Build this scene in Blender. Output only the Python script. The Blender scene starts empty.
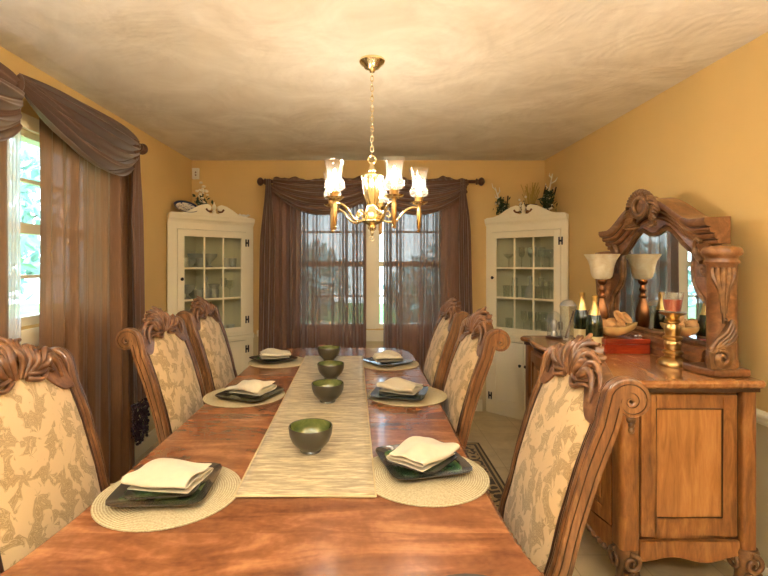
import bpy, bmesh, math, random
from math import sin, cos, pi, radians, sqrt, atan2, hypot
from mathutils import Vector, Matrix
random.seed(7)
scn = bpy.context.scene
COL = scn.collection

# ------------------------------------------------------------------ helpers
def lin(c):
    return tuple(((x/255)/12.92 if x/255 <= .04045 else ((x/255+.055)/1.055)**2.4) for x in c) + (1.0,)

class MB:
    """collects shapes, then becomes ONE mesh object"""
    def __init__(s):
        s.v = []; s.f = []; s.mi = []; s.cur = 0
    def add(s, vs, fs):
        o = len(s.v); s.v += [tuple(p) for p in vs]
        s.f += [tuple(i+o for i in f) for f in fs]; s.mi += [s.cur]*len(fs)
        return s
    def box(s, x0, x1, y0, y1, z0, z1, M=None):
        vs = [Vector((x, y, z)) for z in (z0, z1) for y in (y0, y1) for x in (x0, x1)]
        if M: vs = [M @ v for v in vs]
        return s.add(vs, [(0,2,3,1),(4,5,7,6),(0,1,5,4),(2,6,7,3),(0,4,6,2),(1,3,7,5)])
    def grid(s, fn, nu, nv, cu=False, cv=False):
        vs = [fn(i/(nu if cu else nu-1), j/(nv if cv else nv-1)) for j in range(nv) for i in range(nu)]
        fs = []
        for j in range(nv if cv else nv-1):
            for i in range(nu if cu else nu-1):
                a = j*nu+i; b = j*nu+(i+1) % nu; c = ((j+1) % nv)*nu+(i+1) % nu; d = ((j+1) % nv)*nu+i
                fs.append((a, b, c, d))
        return s.add(vs, fs)
    def lathe(s, prof, c=(0,0,0), n=24, M=None, cap=True, mod=None):
        vs = []
        for (r, z) in prof:
            for k in range(n):
                a = 2*pi*k/n; rr = r*(mod(a, z) if mod else 1)
                p = Vector((rr*cos(a), rr*sin(a), z))
                if M: p = M @ p
                vs.append(p+Vector(c))
        fs = []; m = len(prof)
        for j in range(m-1):
            for k in range(n):
                fs.append((j*n+k, j*n+(k+1) % n, (j+1)*n+(k+1) % n, (j+1)*n+k))
        if cap:
            fs.append(tuple(reversed(range(n)))); fs.append(tuple((m-1)*n+k for k in range(n)))
        return s.add(vs, fs)
    def tube(s, pts, r, n=8, cap=True, flat=1.0, closed=False):
        pts = [Vector(p) for p in pts]; m = len(pts)
        rs = r if isinstance(r, (list, tuple)) else [r]*m
        t0 = (pts[1]-pts[0]).normalized()
        up = Vector((0,0,1)) if abs(t0.z) < .9 else Vector((1,0,0))
        nrm = (up-t0*up.dot(t0)).normalized(); vs = []
        for i, p in enumerate(pts):
            if closed: t = (pts[(i+1) % m]-pts[i-1]).normalized()
            else: t = (pts[min(i+1, m-1)]-pts[max(i-1, 0)]).normalized()
            nrm = (nrm-t*nrm.dot(t)).normalized(); b = t.cross(nrm)
            for k in range(n):
                a = 2*pi*k/n
                vs.append(p+(nrm*cos(a)+b*sin(a)*flat)*rs[i])
        fs = []
        for i in range(m if closed else m-1):
            j = (i+1) % m
            for k in range(n):
                fs.append((i*n+k, i*n+(k+1) % n, j*n+(k+1) % n, j*n+k))
        if cap and not closed:
            fs.append(tuple(reversed(range(n)))); fs.append(tuple((m-1)*n+k for k in range(n)))
        return s.add(vs, fs)
    def prism(s, poly, fn, d0, d1):
        """poly: 2-D points; fn(a,b,d) -> 3-D point"""
        n = len(poly)
        vs = [fn(a, b, d0) for a, b in poly]+[fn(a, b, d1) for a, b in poly]
        fs = [tuple(range(n)), tuple(reversed(range(n, 2*n)))]
        fs += [(i, i+n, (i+1) % n+n, (i+1) % n) for i in range(n)]
        return s.add(vs, fs)
    def strip(s, A, B, C, D):
        """solid between polylines: front edge A (low) B (high), back edge C (low) D (high)"""
        n = len(A); vs = list(A)+list(B)+list(C)+list(D); fs = []
        for i in range(n-1):
            fs += [(i, i+1, n+i+1, n+i), (2*n+i, 3*n+i, 3*n+i+1, 2*n+i+1),
                   (n+i, n+i+1, 3*n+i+1, 3*n+i), (i, 2*n+i, 2*n+i+1, i+1)]
        fs += [(0, n, 3*n, 2*n), (n-1, 3*n-1, 4*n-1, 2*n-1)]
        return s.add(vs, fs)
    def sphere(s, c, r, n=12, m=8, sc=(1,1,1)):
        prof = [(max(1e-4, r*sin(pi*j/m)), -r*cos(pi*j/m)) for j in range(m+1)]
        return s.lathe(prof, c, n, Matrix.Diagonal((*sc, 1)).to_3x3())

def root_of(o):
    while o.parent: o = o.parent
    return o
def P(name, mb, mats, parent=None, world=False, smooth=True, bevel=0, solid=0, sub=0, label=None, ang=40):
    me = bpy.data.meshes.new(name)
    vs = mb.v
    if parent is not None and world:
        Mi = root_of(parent).matrix_basis.inverted()
        vs = [tuple(Mi @ Vector(p)) for p in vs]
    me.from_pydata([tuple(p) for p in vs], [], mb.f)
    if not isinstance(mats, (list, tuple)): mats = [mats]
    for m in mats: me.materials.append(m)
    me.polygons.foreach_set('material_index', mb.mi)
    bm = bmesh.new(); bm.from_mesh(me)
    bmesh.ops.remove_doubles(bm, verts=bm.verts, dist=1e-5)
    bmesh.ops.recalc_face_normals(bm, faces=bm.faces)
    if smooth:
        for f in bm.faces: f.smooth = True
        for e in bm.edges:
            if len(e.link_faces) == 2 and e.calc_face_angle(0) > radians(ang): e.smooth = False
    bm.to_mesh(me); bm.free()
    o = bpy.data.objects.new(name, me); COL.objects.link(o)
    if parent is not None: o.parent = parent
    if bevel:
        b = o.modifiers.new('bevel', 'BEVEL'); b.width = bevel; b.segments = 2; b.limit_method = 'ANGLE'; b.angle_limit = radians(35)
    if solid:
        b = o.modifiers.new('solid', 'SOLIDIFY'); b.thickness = solid; b.offset = 0
    if sub:
        b = o.modifiers.new('sub', 'SUBSURF'); b.levels = sub; b.render_levels = sub
    if label: o['label'] = label
    return o
def tag(o, label, cat, group=None):
    o['label'] = label; o['category'] = cat
    if group: o['group'] = group
    return o
def T(name, label, cat, loc=(0,0,0), rz=0, group=None):
    o = bpy.data.objects.new(name, None); COL.objects.link(o)
    o.empty_display_size = .05
    o.location = loc; o.rotation_euler = (0, 0, rz)
    return tag(o, label, cat, group)
def struct(name, mb, mat, parent=None, **k):
    o = P(name, mb, mat, parent, **k); o['kind'] = 'structure'; return o
def kids(o): return [c for c in bpy.data.objects if c.parent == o]
def dup(root, loc, rz=None, label=None, group=None):
    def rec(o, par):
        c = o.copy(); COL.objects.link(c)
        if par is not None: c.parent = par
        for ch in kids(o): rec(ch, c)
        return c
    r = rec(root, None); r.location = loc
    if rz is not None: r.rotation_euler = (0, 0, rz)
    if label: r['label'] = label
    if group: r['group'] = group
    return r
def smoothcurve(pts, n=8):
    """Catmull-Rom through 2-D or 3-D points"""
    pts = [Vector(p) for p in pts]; out = []
    for i in range(len(pts)-1):
        p0 = pts[max(i-1, 0)]; p1 = pts[i]; p2 = pts[i+1]; p3 = pts[min(i+2, len(pts)-1)]
        for k in range(n):
            t = k/n
            out.append(.5*((2*p1)+(p2-p0)*t+(2*p0-5*p1+4*p2-p3)*t*t+(3*p1-p0-3*p2+p3)*t**3))
    out.append(pts[-1]); return out
def interp(tab, x):
    if x <= tab[0][0]: return tab[0][1]
    for (a, b), (c, d) in zip(tab, tab[1:]):
        if x <= c: return b+(d-b)*(x-a)/(c-a)
    return tab[-1][1]
def sstep(a, b, x):
    t = max(0, min(1, (x-a)/(b-a))); return t*t*(3-2*t)

# ------------------------------------------------------------------ materials
class NT:
    def __init__(s, name):
        s.m = bpy.data.materials.new(name); s.m.use_nodes = True
        s.t = s.m.node_tree; s.t.nodes.clear()
        s.out = s.n('ShaderNodeOutputMaterial')
    def n(s, k, **kw):
        x = s.t.nodes.new(k)
        for a, b in kw.items():
            if a.startswith('i_'):
                x.inputs[int(a[2:]) if a[2:].isdigit() else a[2:].replace('_', ' ')].default_value = b
            else: setattr(x, a, b)
        return x
    def l(s, a, b): s.t.links.new(a, b)
    def math(s, op, a, b=None, c=None):
        x = s.n('ShaderNodeMath', operation=op)
        for i, y in enumerate((a, b, c)):
            if y is None: continue
            if isinstance(y, (int, float)): x.inputs[i].default_value = y
            else: s.l(y, x.inputs[i])
        return x.outputs[0]
    def coord(s, scale=(1,1,1), rot=(0,0,0)):
        tc = s.n('ShaderNodeTexCoord'); mp = s.n('ShaderNodeMapping')
        mp.inputs['Scale'].default_value = scale; mp.inputs['Rotation'].default_value = rot
        s.l(tc.outputs['Object'], mp.inputs['Vector']); return mp.outputs[0]
    def noise(s, vec, scale, detail=3, rough=.5, dist=0):
        x = s.n('ShaderNodeTexNoise'); x.inputs['Scale'].default_value = scale
        x.inputs['Detail'].default_value = detail; x.inputs['Roughness'].default_value = rough
        x.inputs['Distortion'].default_value = dist
        if vec is not None: s.l(vec, x.inputs['Vector'])
        return x.outputs[0]
    def ramp(s, fac, stops, interp='LINEAR'):
        x = s.n('ShaderNodeValToRGB'); cr = x.color_ramp; cr.interpolation = interp
        while len(cr.elements) < len(stops): cr.elements.new(.5)
        for e, (p, c) in zip(cr.elements, stops): e.position = p; e.color = c
        s.l(fac, x.inputs[0]); return x.outputs[0]
    def mix(s, fac, a, b, blend='MIX'):
        x = s.n('ShaderNodeMix', data_type='RGBA', blend_type=blend)
        for i, y in ((0, fac), (6, a), (7, b)):
            if isinstance(y, (int, float, tuple)): x.inputs[i].default_value = y
            else: s.l(y, x.inputs[i])
        return x.outputs[2]
    def bsdf(s, col, rough=.5, metal=0, bump=None, bstr=.2, bdist=.01, coat=0, sheen=0, spec=.5):
        x = s.n('ShaderNodeBsdfPrincipled')
        if isinstance(col, tuple): x.inputs['Base Color'].default_value = col
        else: s.l(col, x.inputs['Base Color'])
        if isinstance(rough, (int, float)): x.inputs['Roughness'].default_value = rough
        else: s.l(rough, x.inputs['Roughness'])
        x.inputs['Metallic'].default_value = metal
        x.inputs['Coat Weight'].default_value = coat; x.inputs['Coat Roughness'].default_value = .12
        x.inputs['Sheen Weight'].default_value = sheen
        x.inputs['Specular IOR Level'].default_value = spec
        if bump is not None:
            b = s.n('ShaderNodeBump'); b.inputs['Strength'].default_value = bstr; b.inputs['Distance'].default_value = bdist
            s.l(bump, b.inputs['Height']); s.l(b.outputs[0], x.inputs['Normal'])
        return x.outputs[0]
    def done(s, sh): s.l(sh, s.out.inputs[0]); return s.m

def wood(name, dark, mid, light, stretch=(1,1,1), scale=6, rough=.35, coat=.3, rot=(0,0,0), bstr=.08):
    t = NT(name); v = t.coord(stretch, rot)
    g = t.noise(v, scale, 5, .6, 1.2); f = t.noise(v, scale*6, 3, .6, .3); bl = t.noise(t.coord(), 3.5, 2)
    fac = t.math('ADD', t.math('MULTIPLY', g, .62), t.math('ADD', t.math('MULTIPLY', f, .18), t.math('MULTIPLY', bl, .2)))
    c = t.ramp(fac, [(.33, lin(dark)), (.5, lin(mid)), (.66, lin(light))])
    return t.done(t.bsdf(c, rough, bump=f, bstr=bstr, bdist=.002, coat=coat))
def plain(name, c, rough=.5, metal=0, coat=0, var=.0, vs=8, bump=0, bs=60, sheen=0, spec=.5):
    t = NT(name)
    if var or bump:
        v = t.coord(); nz = t.noise(v, vs, 4)
        col = t.mix(nz, lin(tuple(int(x*(1-var)) for x in c)), lin(tuple(min(255, int(x*(1+var))) for x in c)))
        bm = t.noise(v, bs, 3) if bump else None
        return t.done(t.bsdf(col, rough, metal, bm, bump, .004, coat, sheen, spec))
    return t.done(t.bsdf(lin(c), rough, metal, coat=coat, sheen=sheen, spec=spec))

M_wall = None
def wall_mat(name, upper, lower, split):
    t = NT(name); tc = t.n('ShaderNodeTexCoord'); sp = t.n('ShaderNodeSeparateXYZ'); t.l(tc.outputs['Object'], sp.inputs[0])
    nz = t.noise(tc.outputs['Object'], 2.2, 3)
    f = t.math('GREATER_THAN', sp.outputs[2], split)
    a = t.mix(nz, lin(upper), lin(tuple(int(x*.95) for x in upper)))
    c = t.mix(f, lin(lower), a)
    bm = t.noise(tc.outputs['Object'], 220, 2)
    return t.done(t.bsdf(c, .62, bump=bm, bstr=.05, bdist=.002))
M_wall = wall_mat('mustard wall paint', (230,196,130), (212,198,156), .745)
def ceiling_mat():
    t = NT('swirled plaster ceiling'); v = t.coord()
    vo = t.n('ShaderNodeTexVoronoi'); vo.inputs['Scale'].default_value = 1.9; t.l(v, vo.inputs['Vector'])
    wv = t.math('SINE', t.math('MULTIPLY', t.math('ADD', vo.outputs['Distance'], t.math('MULTIPLY', t.noise(v, 3, 2), .35)), 60))
    n1 = t.noise(v, 1.7, 4, .55, .9); n2 = t.noise(v, 26, 3)
    hgt = t.math('ADD', t.math('MULTIPLY', wv, .035), t.math('ADD', t.math('MULTIPLY', n1, 2.4), t.math('MULTIPLY', n2, .12)))
    c = t.ramp(t.noise(v, 2.6, 4, .6, 1.1), [(.32, lin((222,210,188))), (.66, lin((242,233,215)))])
    return t.done(t.bsdf(c, .75, bump=hgt, bstr=.25, bdist=.035))
M_ceiling = ceiling_mat()
M_cream = plain('cream painted wood', (246,237,208), .42, var=.02)
M_cabin = plain('cream cabinet interior', (214,208,180), .6)
M_floor = None
def floor_mat():
    t = NT('beige tile floor'); v = t.coord()
    br = t.n('ShaderNodeTexBrick'); br.offset = 0; br.inputs['Scale'].default_value = 1; br.inputs['Brick Width'].default_value = .33; br.inputs['Row Height'].default_value = .33
    br.inputs['Mortar Size'].default_value = .004; br.inputs['Mortar Smooth'].default_value = .6
    t.l(v, br.inputs['Vector'])
    n = t.noise(v, 5, 5, .6, .8)
    c = t.ramp(n, [(.3, lin((196,176,134))), (.7, lin((222,204,162)))])
    for k in ('Color1', 'Color2'): t.l(c, br.inputs[k])
    br.inputs['Mortar'].default_value = lin((186,166,126))
    return t.done(t.bsdf(br.outputs['Color'], .38))
M_floor = floor_mat()
def table_mat():
    t = NT('figured table wood'); v = t.coord((1, 1, 1))
    sp = t.n('ShaderNodeSeparateXYZ'); t.l(v, sp.inputs[0])
    # veneer leaves 0.28 m wide laid across the table, each with its own slanted figure
    k = t.math('FLOOR', t.math('DIVIDE', sp.outputs[1], .31))
    sgn = t.math('SUBTRACT', t.math('MULTIPLY', t.math('MODULO', t.math('ABSOLUTE', k), 2), 2), 1)
    cm = t.n('ShaderNodeCombineXYZ')
    t.l(t.math('ADD', t.math('MULTIPLY', sp.outputs[0], 1.6), t.math('MULTIPLY', sgn, t.math('MULTIPLY', sp.outputs[1], 2.2))), cm.inputs[0])
    t.l(t.math('MULTIPLY', sp.outputs[1], 7), cm.inputs[1]); t.l(t.math('MULTIPLY', k, 3.7), cm.inputs[2])
    g = t.noise(cm.outputs[0], 1.5, 5, .6, 1.0); f = t.noise(v, 60, 3)
    b = t.noise(v, 7, 3, .6, .8)
    fac = t.math('ADD', t.math('MULTIPLY', g, .6), t.math('ADD', t.math('MULTIPLY', f, .12), t.math('MULTIPLY', b, .28)))
    c = t.ramp(fac, [(.34, lin((92,53,33))), (.5, lin((136,85,53))), (.64, lin((176,122,80)))])
    return t.done(t.bsdf(c, t.math('ADD', t.math('MULTIPLY', b, .12), .17), bump=b, bstr=.04, bdist=.004, coat=.35, spec=.6))
M_table = table_mat()
M_edge = wood('dark table edge', (52,26,12), (92,50,24), (128,76,40), (1,1,1), 14)
M_chair = wood('antiqued chair wood', (74,45,26), (118,79,48), (160,116,75), (4,4,.8), 7, .3, .35)
M_crest = wood('carved crest wood', (70,43,25), (114,76,48), (160,116,77), (1,1,1), 12, .3, .35)
M_groove = plain('dark groove wood', (58,30,14), .45)
M_side = wood('sideboard wood', (92,54,26), (138,88,44), (172,118,64), (4,4,.7), 6, .33, .3)
M_sidepan = wood('sideboard panel veneer', (134,84,42), (170,114,60), (194,140,82), (5,5,.6), 4, .33, .3)
M_sidetop = wood('sideboard top', (118,74,40), (158,106,62), (192,144,94), (3,.6,3), 6, .22, .4)
M_carve = wood('carved mirror wood', (68,44,26), (110,76,46), (154,114,74), (1,1,1), 14, .32, .35)
M_mirw = wood('mirror frame wood', (84,52,30), (126,84,52), (160,114,76), (2,1,2), 8, .3, .35)
M_rod = wood('walnut curtain rod', (58,32,20), (88,54,36), (112,74,50), (1,1,1), 12, .35, .2)
M_brass = plain('polished brass', (244,226,180), .2, 1)
M_brass2 = plain('antique gold', (196,164,110), .3, 1, var=.1, vs=14)
M_bronze = plain('bronze lamp base', (136,92,60), .3, 1, var=.12, vs=18)
M_black = plain('black iron', (22,20,18), .5)
M_white = plain('white plastic', (240,236,222), .4)
def damask():
    t = NT('gold damask fabric'); v = t.coord((1, .12, 1))
    nz = t.n('ShaderNodeTexNoise'); nz.inputs['Scale'].default_value = 9; nz.inputs['Detail'].default_value = 2; t.l(v, nz.inputs['Vector'])
    off = t.n('ShaderNodeVectorMath', operation='MULTIPLY_ADD'); t.l(nz.outputs['Color'], off.inputs[0])
    off.inputs[1].default_value = (.07, .0, .07); t.l(v, off.inputs[2])
    def spiral(scale, arms, twist):
        vo = t.n('ShaderNodeTexVoronoi'); vo.inputs['Scale'].default_value = scale; vo.inputs['Randomness'].default_value = .75
        t.l(off.outputs[0], vo.inputs['Vector'])
        d = t.n('ShaderNodeVectorMath', operation='SUBTRACT'); t.l(off.outputs[0], d.inputs[0]); t.l(vo.outputs['Position'], d.inputs[1])
        sp = t.n('ShaderNodeSeparateXYZ'); t.l(d.outputs[0], sp.inputs[0])
        ang = t.math('ARCTAN2', sp.outputs[2], sp.outputs[0])
        r = vo.outputs['Distance']
        return t.math('SINE', t.math('ADD', t.math('MULTIPLY', ang, arms), t.math('MULTIPLY', r, twist))), r
    s1, r1 = spiral(5.4, 2, 15); s2, r2 = spiral(12, 6, 12)
    n2 = t.noise(v, 11, 5, .62, 1.6)
    tot = t.math('ADD', t.math('MULTIPLY', s1, .6), t.math('ADD', t.math('MULTIPLY', s2, .35), t.math('MULTIPLY', t.math('SUBTRACT', n2, .5), 2.3)))
    mask = t.n('ShaderNodeMapRange'); mask.inputs[1].default_value = -.12; mask.inputs[2].default_value = .1; t.l(tot, mask.inputs[0])
    fine = t.math('SINE', t.math('MULTIPLY', tot, 24))
    fine = t.math('MULTIPLY', t.math('GREATER_THAN', fine, .5), .6)
    m2 = t.math('MULTIPLY', mask.outputs[0], t.math('SUBTRACT', 1, fine))
    c = t.mix(m2, lin((212,184,138)), lin((164,137,92)))
    wv = t.noise(v, 420, 2)
    b = t.math('ADD', t.math('MULTIPLY', mask.outputs[0], .6), t.math('MULTIPLY', wv, .6))
    return t.done(t.bsdf(c, .62, bump=b, bstr=.25, bdist=.002, sheen=.25))
M_damask = damask()
def sheer(name, c, tr, tl, sheen=.3):
    t = NT(name); v = t.coord()
    nz = t.noise(v, 30, 3)
    wv = t.n('ShaderNodeTexNoise'); wv.inputs['Scale'].default_value = 300
    mp = t.n('ShaderNodeMapping'); mp.inputs['Scale'].default_value = (1, 1, .05); tc = t.n('ShaderNodeTexCoord'); t.l(tc.outputs['Object'], mp.inputs[0]); t.l(mp.outputs[0], wv.inputs['Vector'])
    col = t.mix(wv.outputs[0], lin(tuple(int(x*.86) for x in c)), lin(tuple(min(255, int(x*1.12)) for x in c)))
    d = t.bsdf(col, .5, bump=wv.outputs[0], bstr=.1, bdist=.002, sheen=sheen, spec=.35)
    tlb = t.n('ShaderNodeBsdfTranslucent'); t.l(col, tlb.inputs[0])
    m1 = t.n('ShaderNodeMixShader'); m1.inputs[0].default_value = tl; t.l(d, m1.inputs[1]); t.l(tlb.outputs[0], m1.inputs[2])
    tb = t.n('ShaderNodeBsdfTransparent'); tb.inputs[0].default_value = (1, .96, .92, 1)
    m2 = t.n('ShaderNodeMixShader')
    lw = t.n('ShaderNodeLayerWeight'); lw.inputs[0].default_value = .5
    fac = t.math('ADD', t.math('MULTIPLY', t.math('SUBTRACT', nz, .5), tr*.8), tr)
    fac = t.math('MULTIPLY', fac, t.math('POWER', t.math('SUBTRACT', 1, lw.outputs['Facing']), 2.5)); t.l(fac, m2.inputs[0])
    t.l(m1.outputs[0], m2.inputs[1]); t.l(tb.outputs[0], m2.inputs[2])
    return t.done(m2.outputs[0])
M_curt = sheer('sheer brown curtain', (128,94,76), .10, .12)
M_curtL = sheer('brown curtain by side window', (134,96,63), .012, .2)
M_swag = sheer('brown scarf fabric', (108,76,58), .0, .12, .5)
M_wsheer = sheer('white sheer', (240,240,240), .45, .5, 0)
def thin_glass(name, tint, edge=.75, base=.05, rough=.02, frost=0):
    t = NT(name); lw = t.n('ShaderNodeLayerWeight'); lw.inputs[0].default_value = .35
    tb = t.n('ShaderNodeBsdfTransparent'); tb.inputs[0].default_value = tint
    g = t.n('ShaderNodeBsdfGlossy'); g.inputs['Roughness'].default_value = rough; g.inputs[0].default_value = (1,1,1,1)
    m = t.n('ShaderNodeMixShader')
    f = t.math('ADD', t.math('MULTIPLY', t.math('POWER', lw.outputs['Facing'], 2.2), edge), base)
    t.l(f, m.inputs[0]); t.l(tb.outputs[0], m.inputs[1]); t.l(g.outputs[0], m.inputs[2])
    sh = m.outputs[0]
    if frost:
        d = t.n('ShaderNodeBsdfTranslucent'); d.inputs[0].default_value = (.95,.93,.88,1)
        d2 = t.n('ShaderNodeBsdfDiffuse'); d2.inputs[0].default_value = (.95,.93,.88,1)
        m1 = t.n('ShaderNodeMixShader'); m1.inputs[0].default_value = .5; t.l(d.outputs[0], m1.inputs[1]); t.l(d2.outputs[0], m1.inputs[2])
        m2 = t.n('ShaderNodeMixShader'); m2.inputs[0].default_value = frost; t.l(sh, m2.inputs[1]); t.l(m1.outputs[0], m2.inputs[2]); sh = m2.outputs[0]
    return t.done(sh)
M_pane = thin_glass('window glass', (.97,.99,1,1), .3, .02)
M_cabglass = thin_glass('cabinet glass', (.93,.95,.92,1), .25, .03)
M_glass = thin_glass('clear glassware', (.95,.97,.96,1), .9, .09, .05, .07)
M_crystal = thin_glass('cut crystal', (.92,.94,.92,1), .8, .25, .2, .34)
M_shade = thin_glass('clear seeded shade glass', (1,.98,.95,1), .55, .03, .03, .015)
def mirror_mat():
    t = NT('mirror silver'); return t.done(t.bsdf((.86,.88,.87,1), .015, 1))
M_mirror = mirror_mat()
def emit(name, c, s):
    t = NT(name); e = t.n('ShaderNodeEmission'); e.inputs[0].default_value = c; e.inputs[1].default_value = s; return t.done(e.outputs[0])
M_bulb = emit('lit candle bulb', (1,.90,.76,1), 120)
M_fill_dome = emit('fill dome glow', (1,1,.99,1), 34)  # glow of the added fill light on the ceiling, out of view
M_fill_up = emit('fill uplight glow', (.98,.99,1,1), 1350)  # glow of the two added uplights, out of view
M_plate = plain('charcoal glazed stoneware', (62,56,50), .22, coat=.5, var=.15, vs=20)
def glaze(name, a, b, c):
    t = NT(name); v = t.coord(); n = t.noise(v, 14, 4, .6, .8)
    return t.done(t.bsdf(t.ramp(n, [(.3, lin(a)), (.5, lin(b)), (.72, lin(c))]), .16, coat=.6))
M_green = glaze('green reactive glaze', (44,70,46), (74,112,70), (142,140,84))
M_bowlin = glaze('olive bowl glaze', (62,76,36), (90,100,50), (120,124,70))
M_bowl = plain('olive charcoal stoneware', (62,58,46), .3, coat=.3, var=.12, vs=16)
def mat_weave():
    t = NT('woven placemat'); v = t.coord(); ln = t.n('ShaderNodeVectorMath', operation='LENGTH'); t.l(v, ln.inputs[0])
    r = t.math('SINE', t.math('MULTIPLY', ln.outputs['Value'], 900))
    n = t.noise(v, 190, 2)
    h = t.math('ADD', t.math('MULTIPLY', r, .5), n)
    c = t.ramp(t.math('ADD', t.math('MULTIPLY', r, .22), n), [(.2, lin((154,138,102))), (.75, lin((204,192,156)))])
    return t.done(t.bsdf(c, .7, bump=h, bstr=.5, bdist=.003))
M_placemat = mat_weave()
def runner_mat():
    t = NT('champagne runner fabric'); v = t.coord((2.2, 14, 1))
    n = t.noise(v, 6, 4, .65, .4); f = t.noise(t.coord((1, 1, 1)), 300, 2)
    c = t.ramp(n, [(.38, lin((150,134,104))), (.52, lin((182,165,128))), (.66, lin((220,203,160)))])
    rg = t.ramp(n, [(.4, (.6,.6,.6,1)), (.65, (.36,.36,.36,1))])
    return t.done(t.bsdf(c, rg, bump=f, bstr=.2, bdist=.002, sheen=.2))
M_runner = runner_mat()
M_napkin = plain('linen napkin', (206,196,170), .8, var=.04, vs=40, bump=.3, bs=420, sheen=.2)
def rug_mat():
    t = NT('patterned rug'); tc = t.n('ShaderNodeTexCoord'); sp = t.n('ShaderNodeSeparateXYZ'); t.l(tc.outputs['Object'], sp.inputs[0])
    dx = t.math('SUBTRACT', 1.08, t.math('ABSOLUTE', sp.outputs[0])); dy = t.math('SUBTRACT', 1.67, t.math('ABSOLUTE', sp.outputs[1]))
    d = t.math('MINIMUM', dx, dy)
    v = tc.outputs['Object']
    vo = t.n('ShaderNodeTexVoronoi'); vo.inputs['Scale'].default_value = 11; t.l(v, vo.inputs['Vector'])
    s = t.math('SINE', t.math('ADD', t.math('MULTIPLY', vo.outputs['Distance'], 16), t.math('MULTIPLY', t.noise(v, 16, 2), 8)))
    fl = t.math('GREATER_THAN', s, .15)
    pat = t.mix(fl, lin((178,152,104)), lin((64,48,34)))
    fld = t.mix(t.math('GREATER_THAN', s, .7), lin((168,140,94)), lin((104,72,48)))
    c = t.ramp(d, [(0, lin((70,54,36))), (.012, lin((188,164,116))), (.028, lin((74,58,40))), (.05, lin((182,156,108))), (.06, (0,0,0,1)), (.2, (0,0,0,1)), (.205, lin((66,50,34))), (.222, lin((180,154,106))), (.24, (1,1,1,1))], 'CONSTANT')
    inb = t.math('MULTIPLY', t.math('GREATER_THAN', d, .06), t.math('LESS_THAN', d, .2))
    inf = t.math('GREATER_THAN', d, .24)
    col = t.mix(inf, t.mix(inb, c, pat), fld)
    return t.done(t.bsdf(col, .9, bump=t.noise(v, 300, 2), bstr=.3, bdist=.004, sheen=.2))
M_rug = rug_mat()
M_gold = plain('champagne gold foil', (222,194,128), .32, 1, var=.08, vs=60, bump=.2, bs=120)
def bottle_mat():
    t = NT('dark green bottle glass'); return t.done(t.bsdf(lin((26,38,18)), .06, coat=.5))
M_bottle = bottle_mat()
M_label = plain('cream bottle label', (210,196,150), .6)
M_red = wood('cherry lacquered box', (104,28,12), (142,44,20), (168,62,30), (1,6,6), 5, .18, .6)
M_wax = plain('red candle wax', (206,72,40), .4)
M_gourd = plain('pale carved wood bowl', (206,168,104), .4, var=.14, vs=12)
M_shell = plain('dried pod', (196,150,96), .5, var=.2, vs=26)
M_alab = None
def alabaster():
    t = NT('alabaster lamp shade'); n = t.noise(t.coord(), 16, 4, .6, 1.2)
    c = t.ramp(n, [(.3, lin((228,214,178))), (.7, lin((250,244,222)))])
    d = t.bsdf(c, .35); tl = t.n('ShaderNodeBsdfTranslucent'); t.l(c, tl.inputs[0])
    m = t.n('ShaderNodeMixShader'); m.inputs[0].default_value = .35; t.l(d, m.inputs[1]); t.l(tl.outputs[0], m.inputs[2]); return t.done(m.outputs[0])
M_alab = alabaster()
M_leaf = plain('deep green leaves', (44,66,40), .5, var=.25, vs=20)
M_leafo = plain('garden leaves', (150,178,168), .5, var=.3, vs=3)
M_bark = plain('bark', (98,84,66), .85, var=.2, vs=20)
M_twig = plain('bleached twig', (246,236,214), .7, var=.12, vs=30)
M_twigd = plain('dark twig', (74,54,40), .8)
M_grassg = plain('dried golden grass', (190,160,80), .7)
M_petal = plain('cream petals', (240,230,206), .6)
M_basket = plain('brown basket', (126,84,46), .8, var=.2, vs=60)
def china_mat():
    t = NT('blue patterned china'); v = t.coord(); n = t.noise(v, 34, 3, .6, 1.4)
    ln = t.n('ShaderNodeVectorMath', operation='LENGTH'); t.l(v, ln.inputs[0])
    ring = t.math('GREATER_THAN', ln.outputs['Value'], .085)
    c = t.mix(t.math('GREATER_THAN', n, .54), lin((236,232,222)), lin((60,74,110)))
    return t.done(t.bsdf(t.mix(ring, c, lin((52,62,92))), .2, coat=.4))
M_china = china_mat()
M_bead = plain('dark purple beads', (52,30,38), .25)
M_lawn = plain('lawn', (110,140,74), .9, var=.2, vs=2)

# ------------------------------------------------------------------ room
XL, XR, YB, YF, ZC = -1.69, 1.75, 4.58, -2.6, 2.44
TH = .12
struct('floor', MB().box(XL-.2, XR+.2, YF-.2, YB+.2, -.1, 0), M_floor, smooth=False)
struct('ceiling', MB().box(XL-.2, XR+.2, YF-.2, YB+.2, ZC, ZC+.1), M_ceiling, smooth=False)
struct('wall_right', MB().box(XR, XR+TH, YF, YB+TH, 0, ZC), M_wall, smooth=False)
struct('wall_front', MB().box(XL, XR, YF-TH, YF, 0, ZC), M_wall, smooth=False)
LW = (1.30, 3.06, 1.12, 2.10)                     # window in the left wall: y0,y1,z0,z1
w = MB()
w.box(XL-TH, XL, YF, LW[0], 0, ZC).box(XL-TH, XL, LW[1], YB+TH, 0, ZC)
w.box(XL-TH, XL, LW[0], LW[1], 0, LW[2]).box(XL-TH, XL, LW[0], LW[1], LW[3], ZC)
struct('wall_left', w, M_wall, smooth=False)
B1 = (-.666, .02); B2 = (.108, .765); BZ = (.80, 2.06)
w = MB()
w.box(XL, B1[0], YB, YB+TH, 0, ZC).box(B1[1], B2[0], YB, YB+TH, BZ[0], BZ[1]).box(B2[1], XR, YB, YB+TH, 0, ZC)
w.box(B1[0], B2[1], YB, YB+TH, 0, BZ[0]).box(B1[0], B2[1], YB, YB+TH, BZ[1], ZC)
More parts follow.
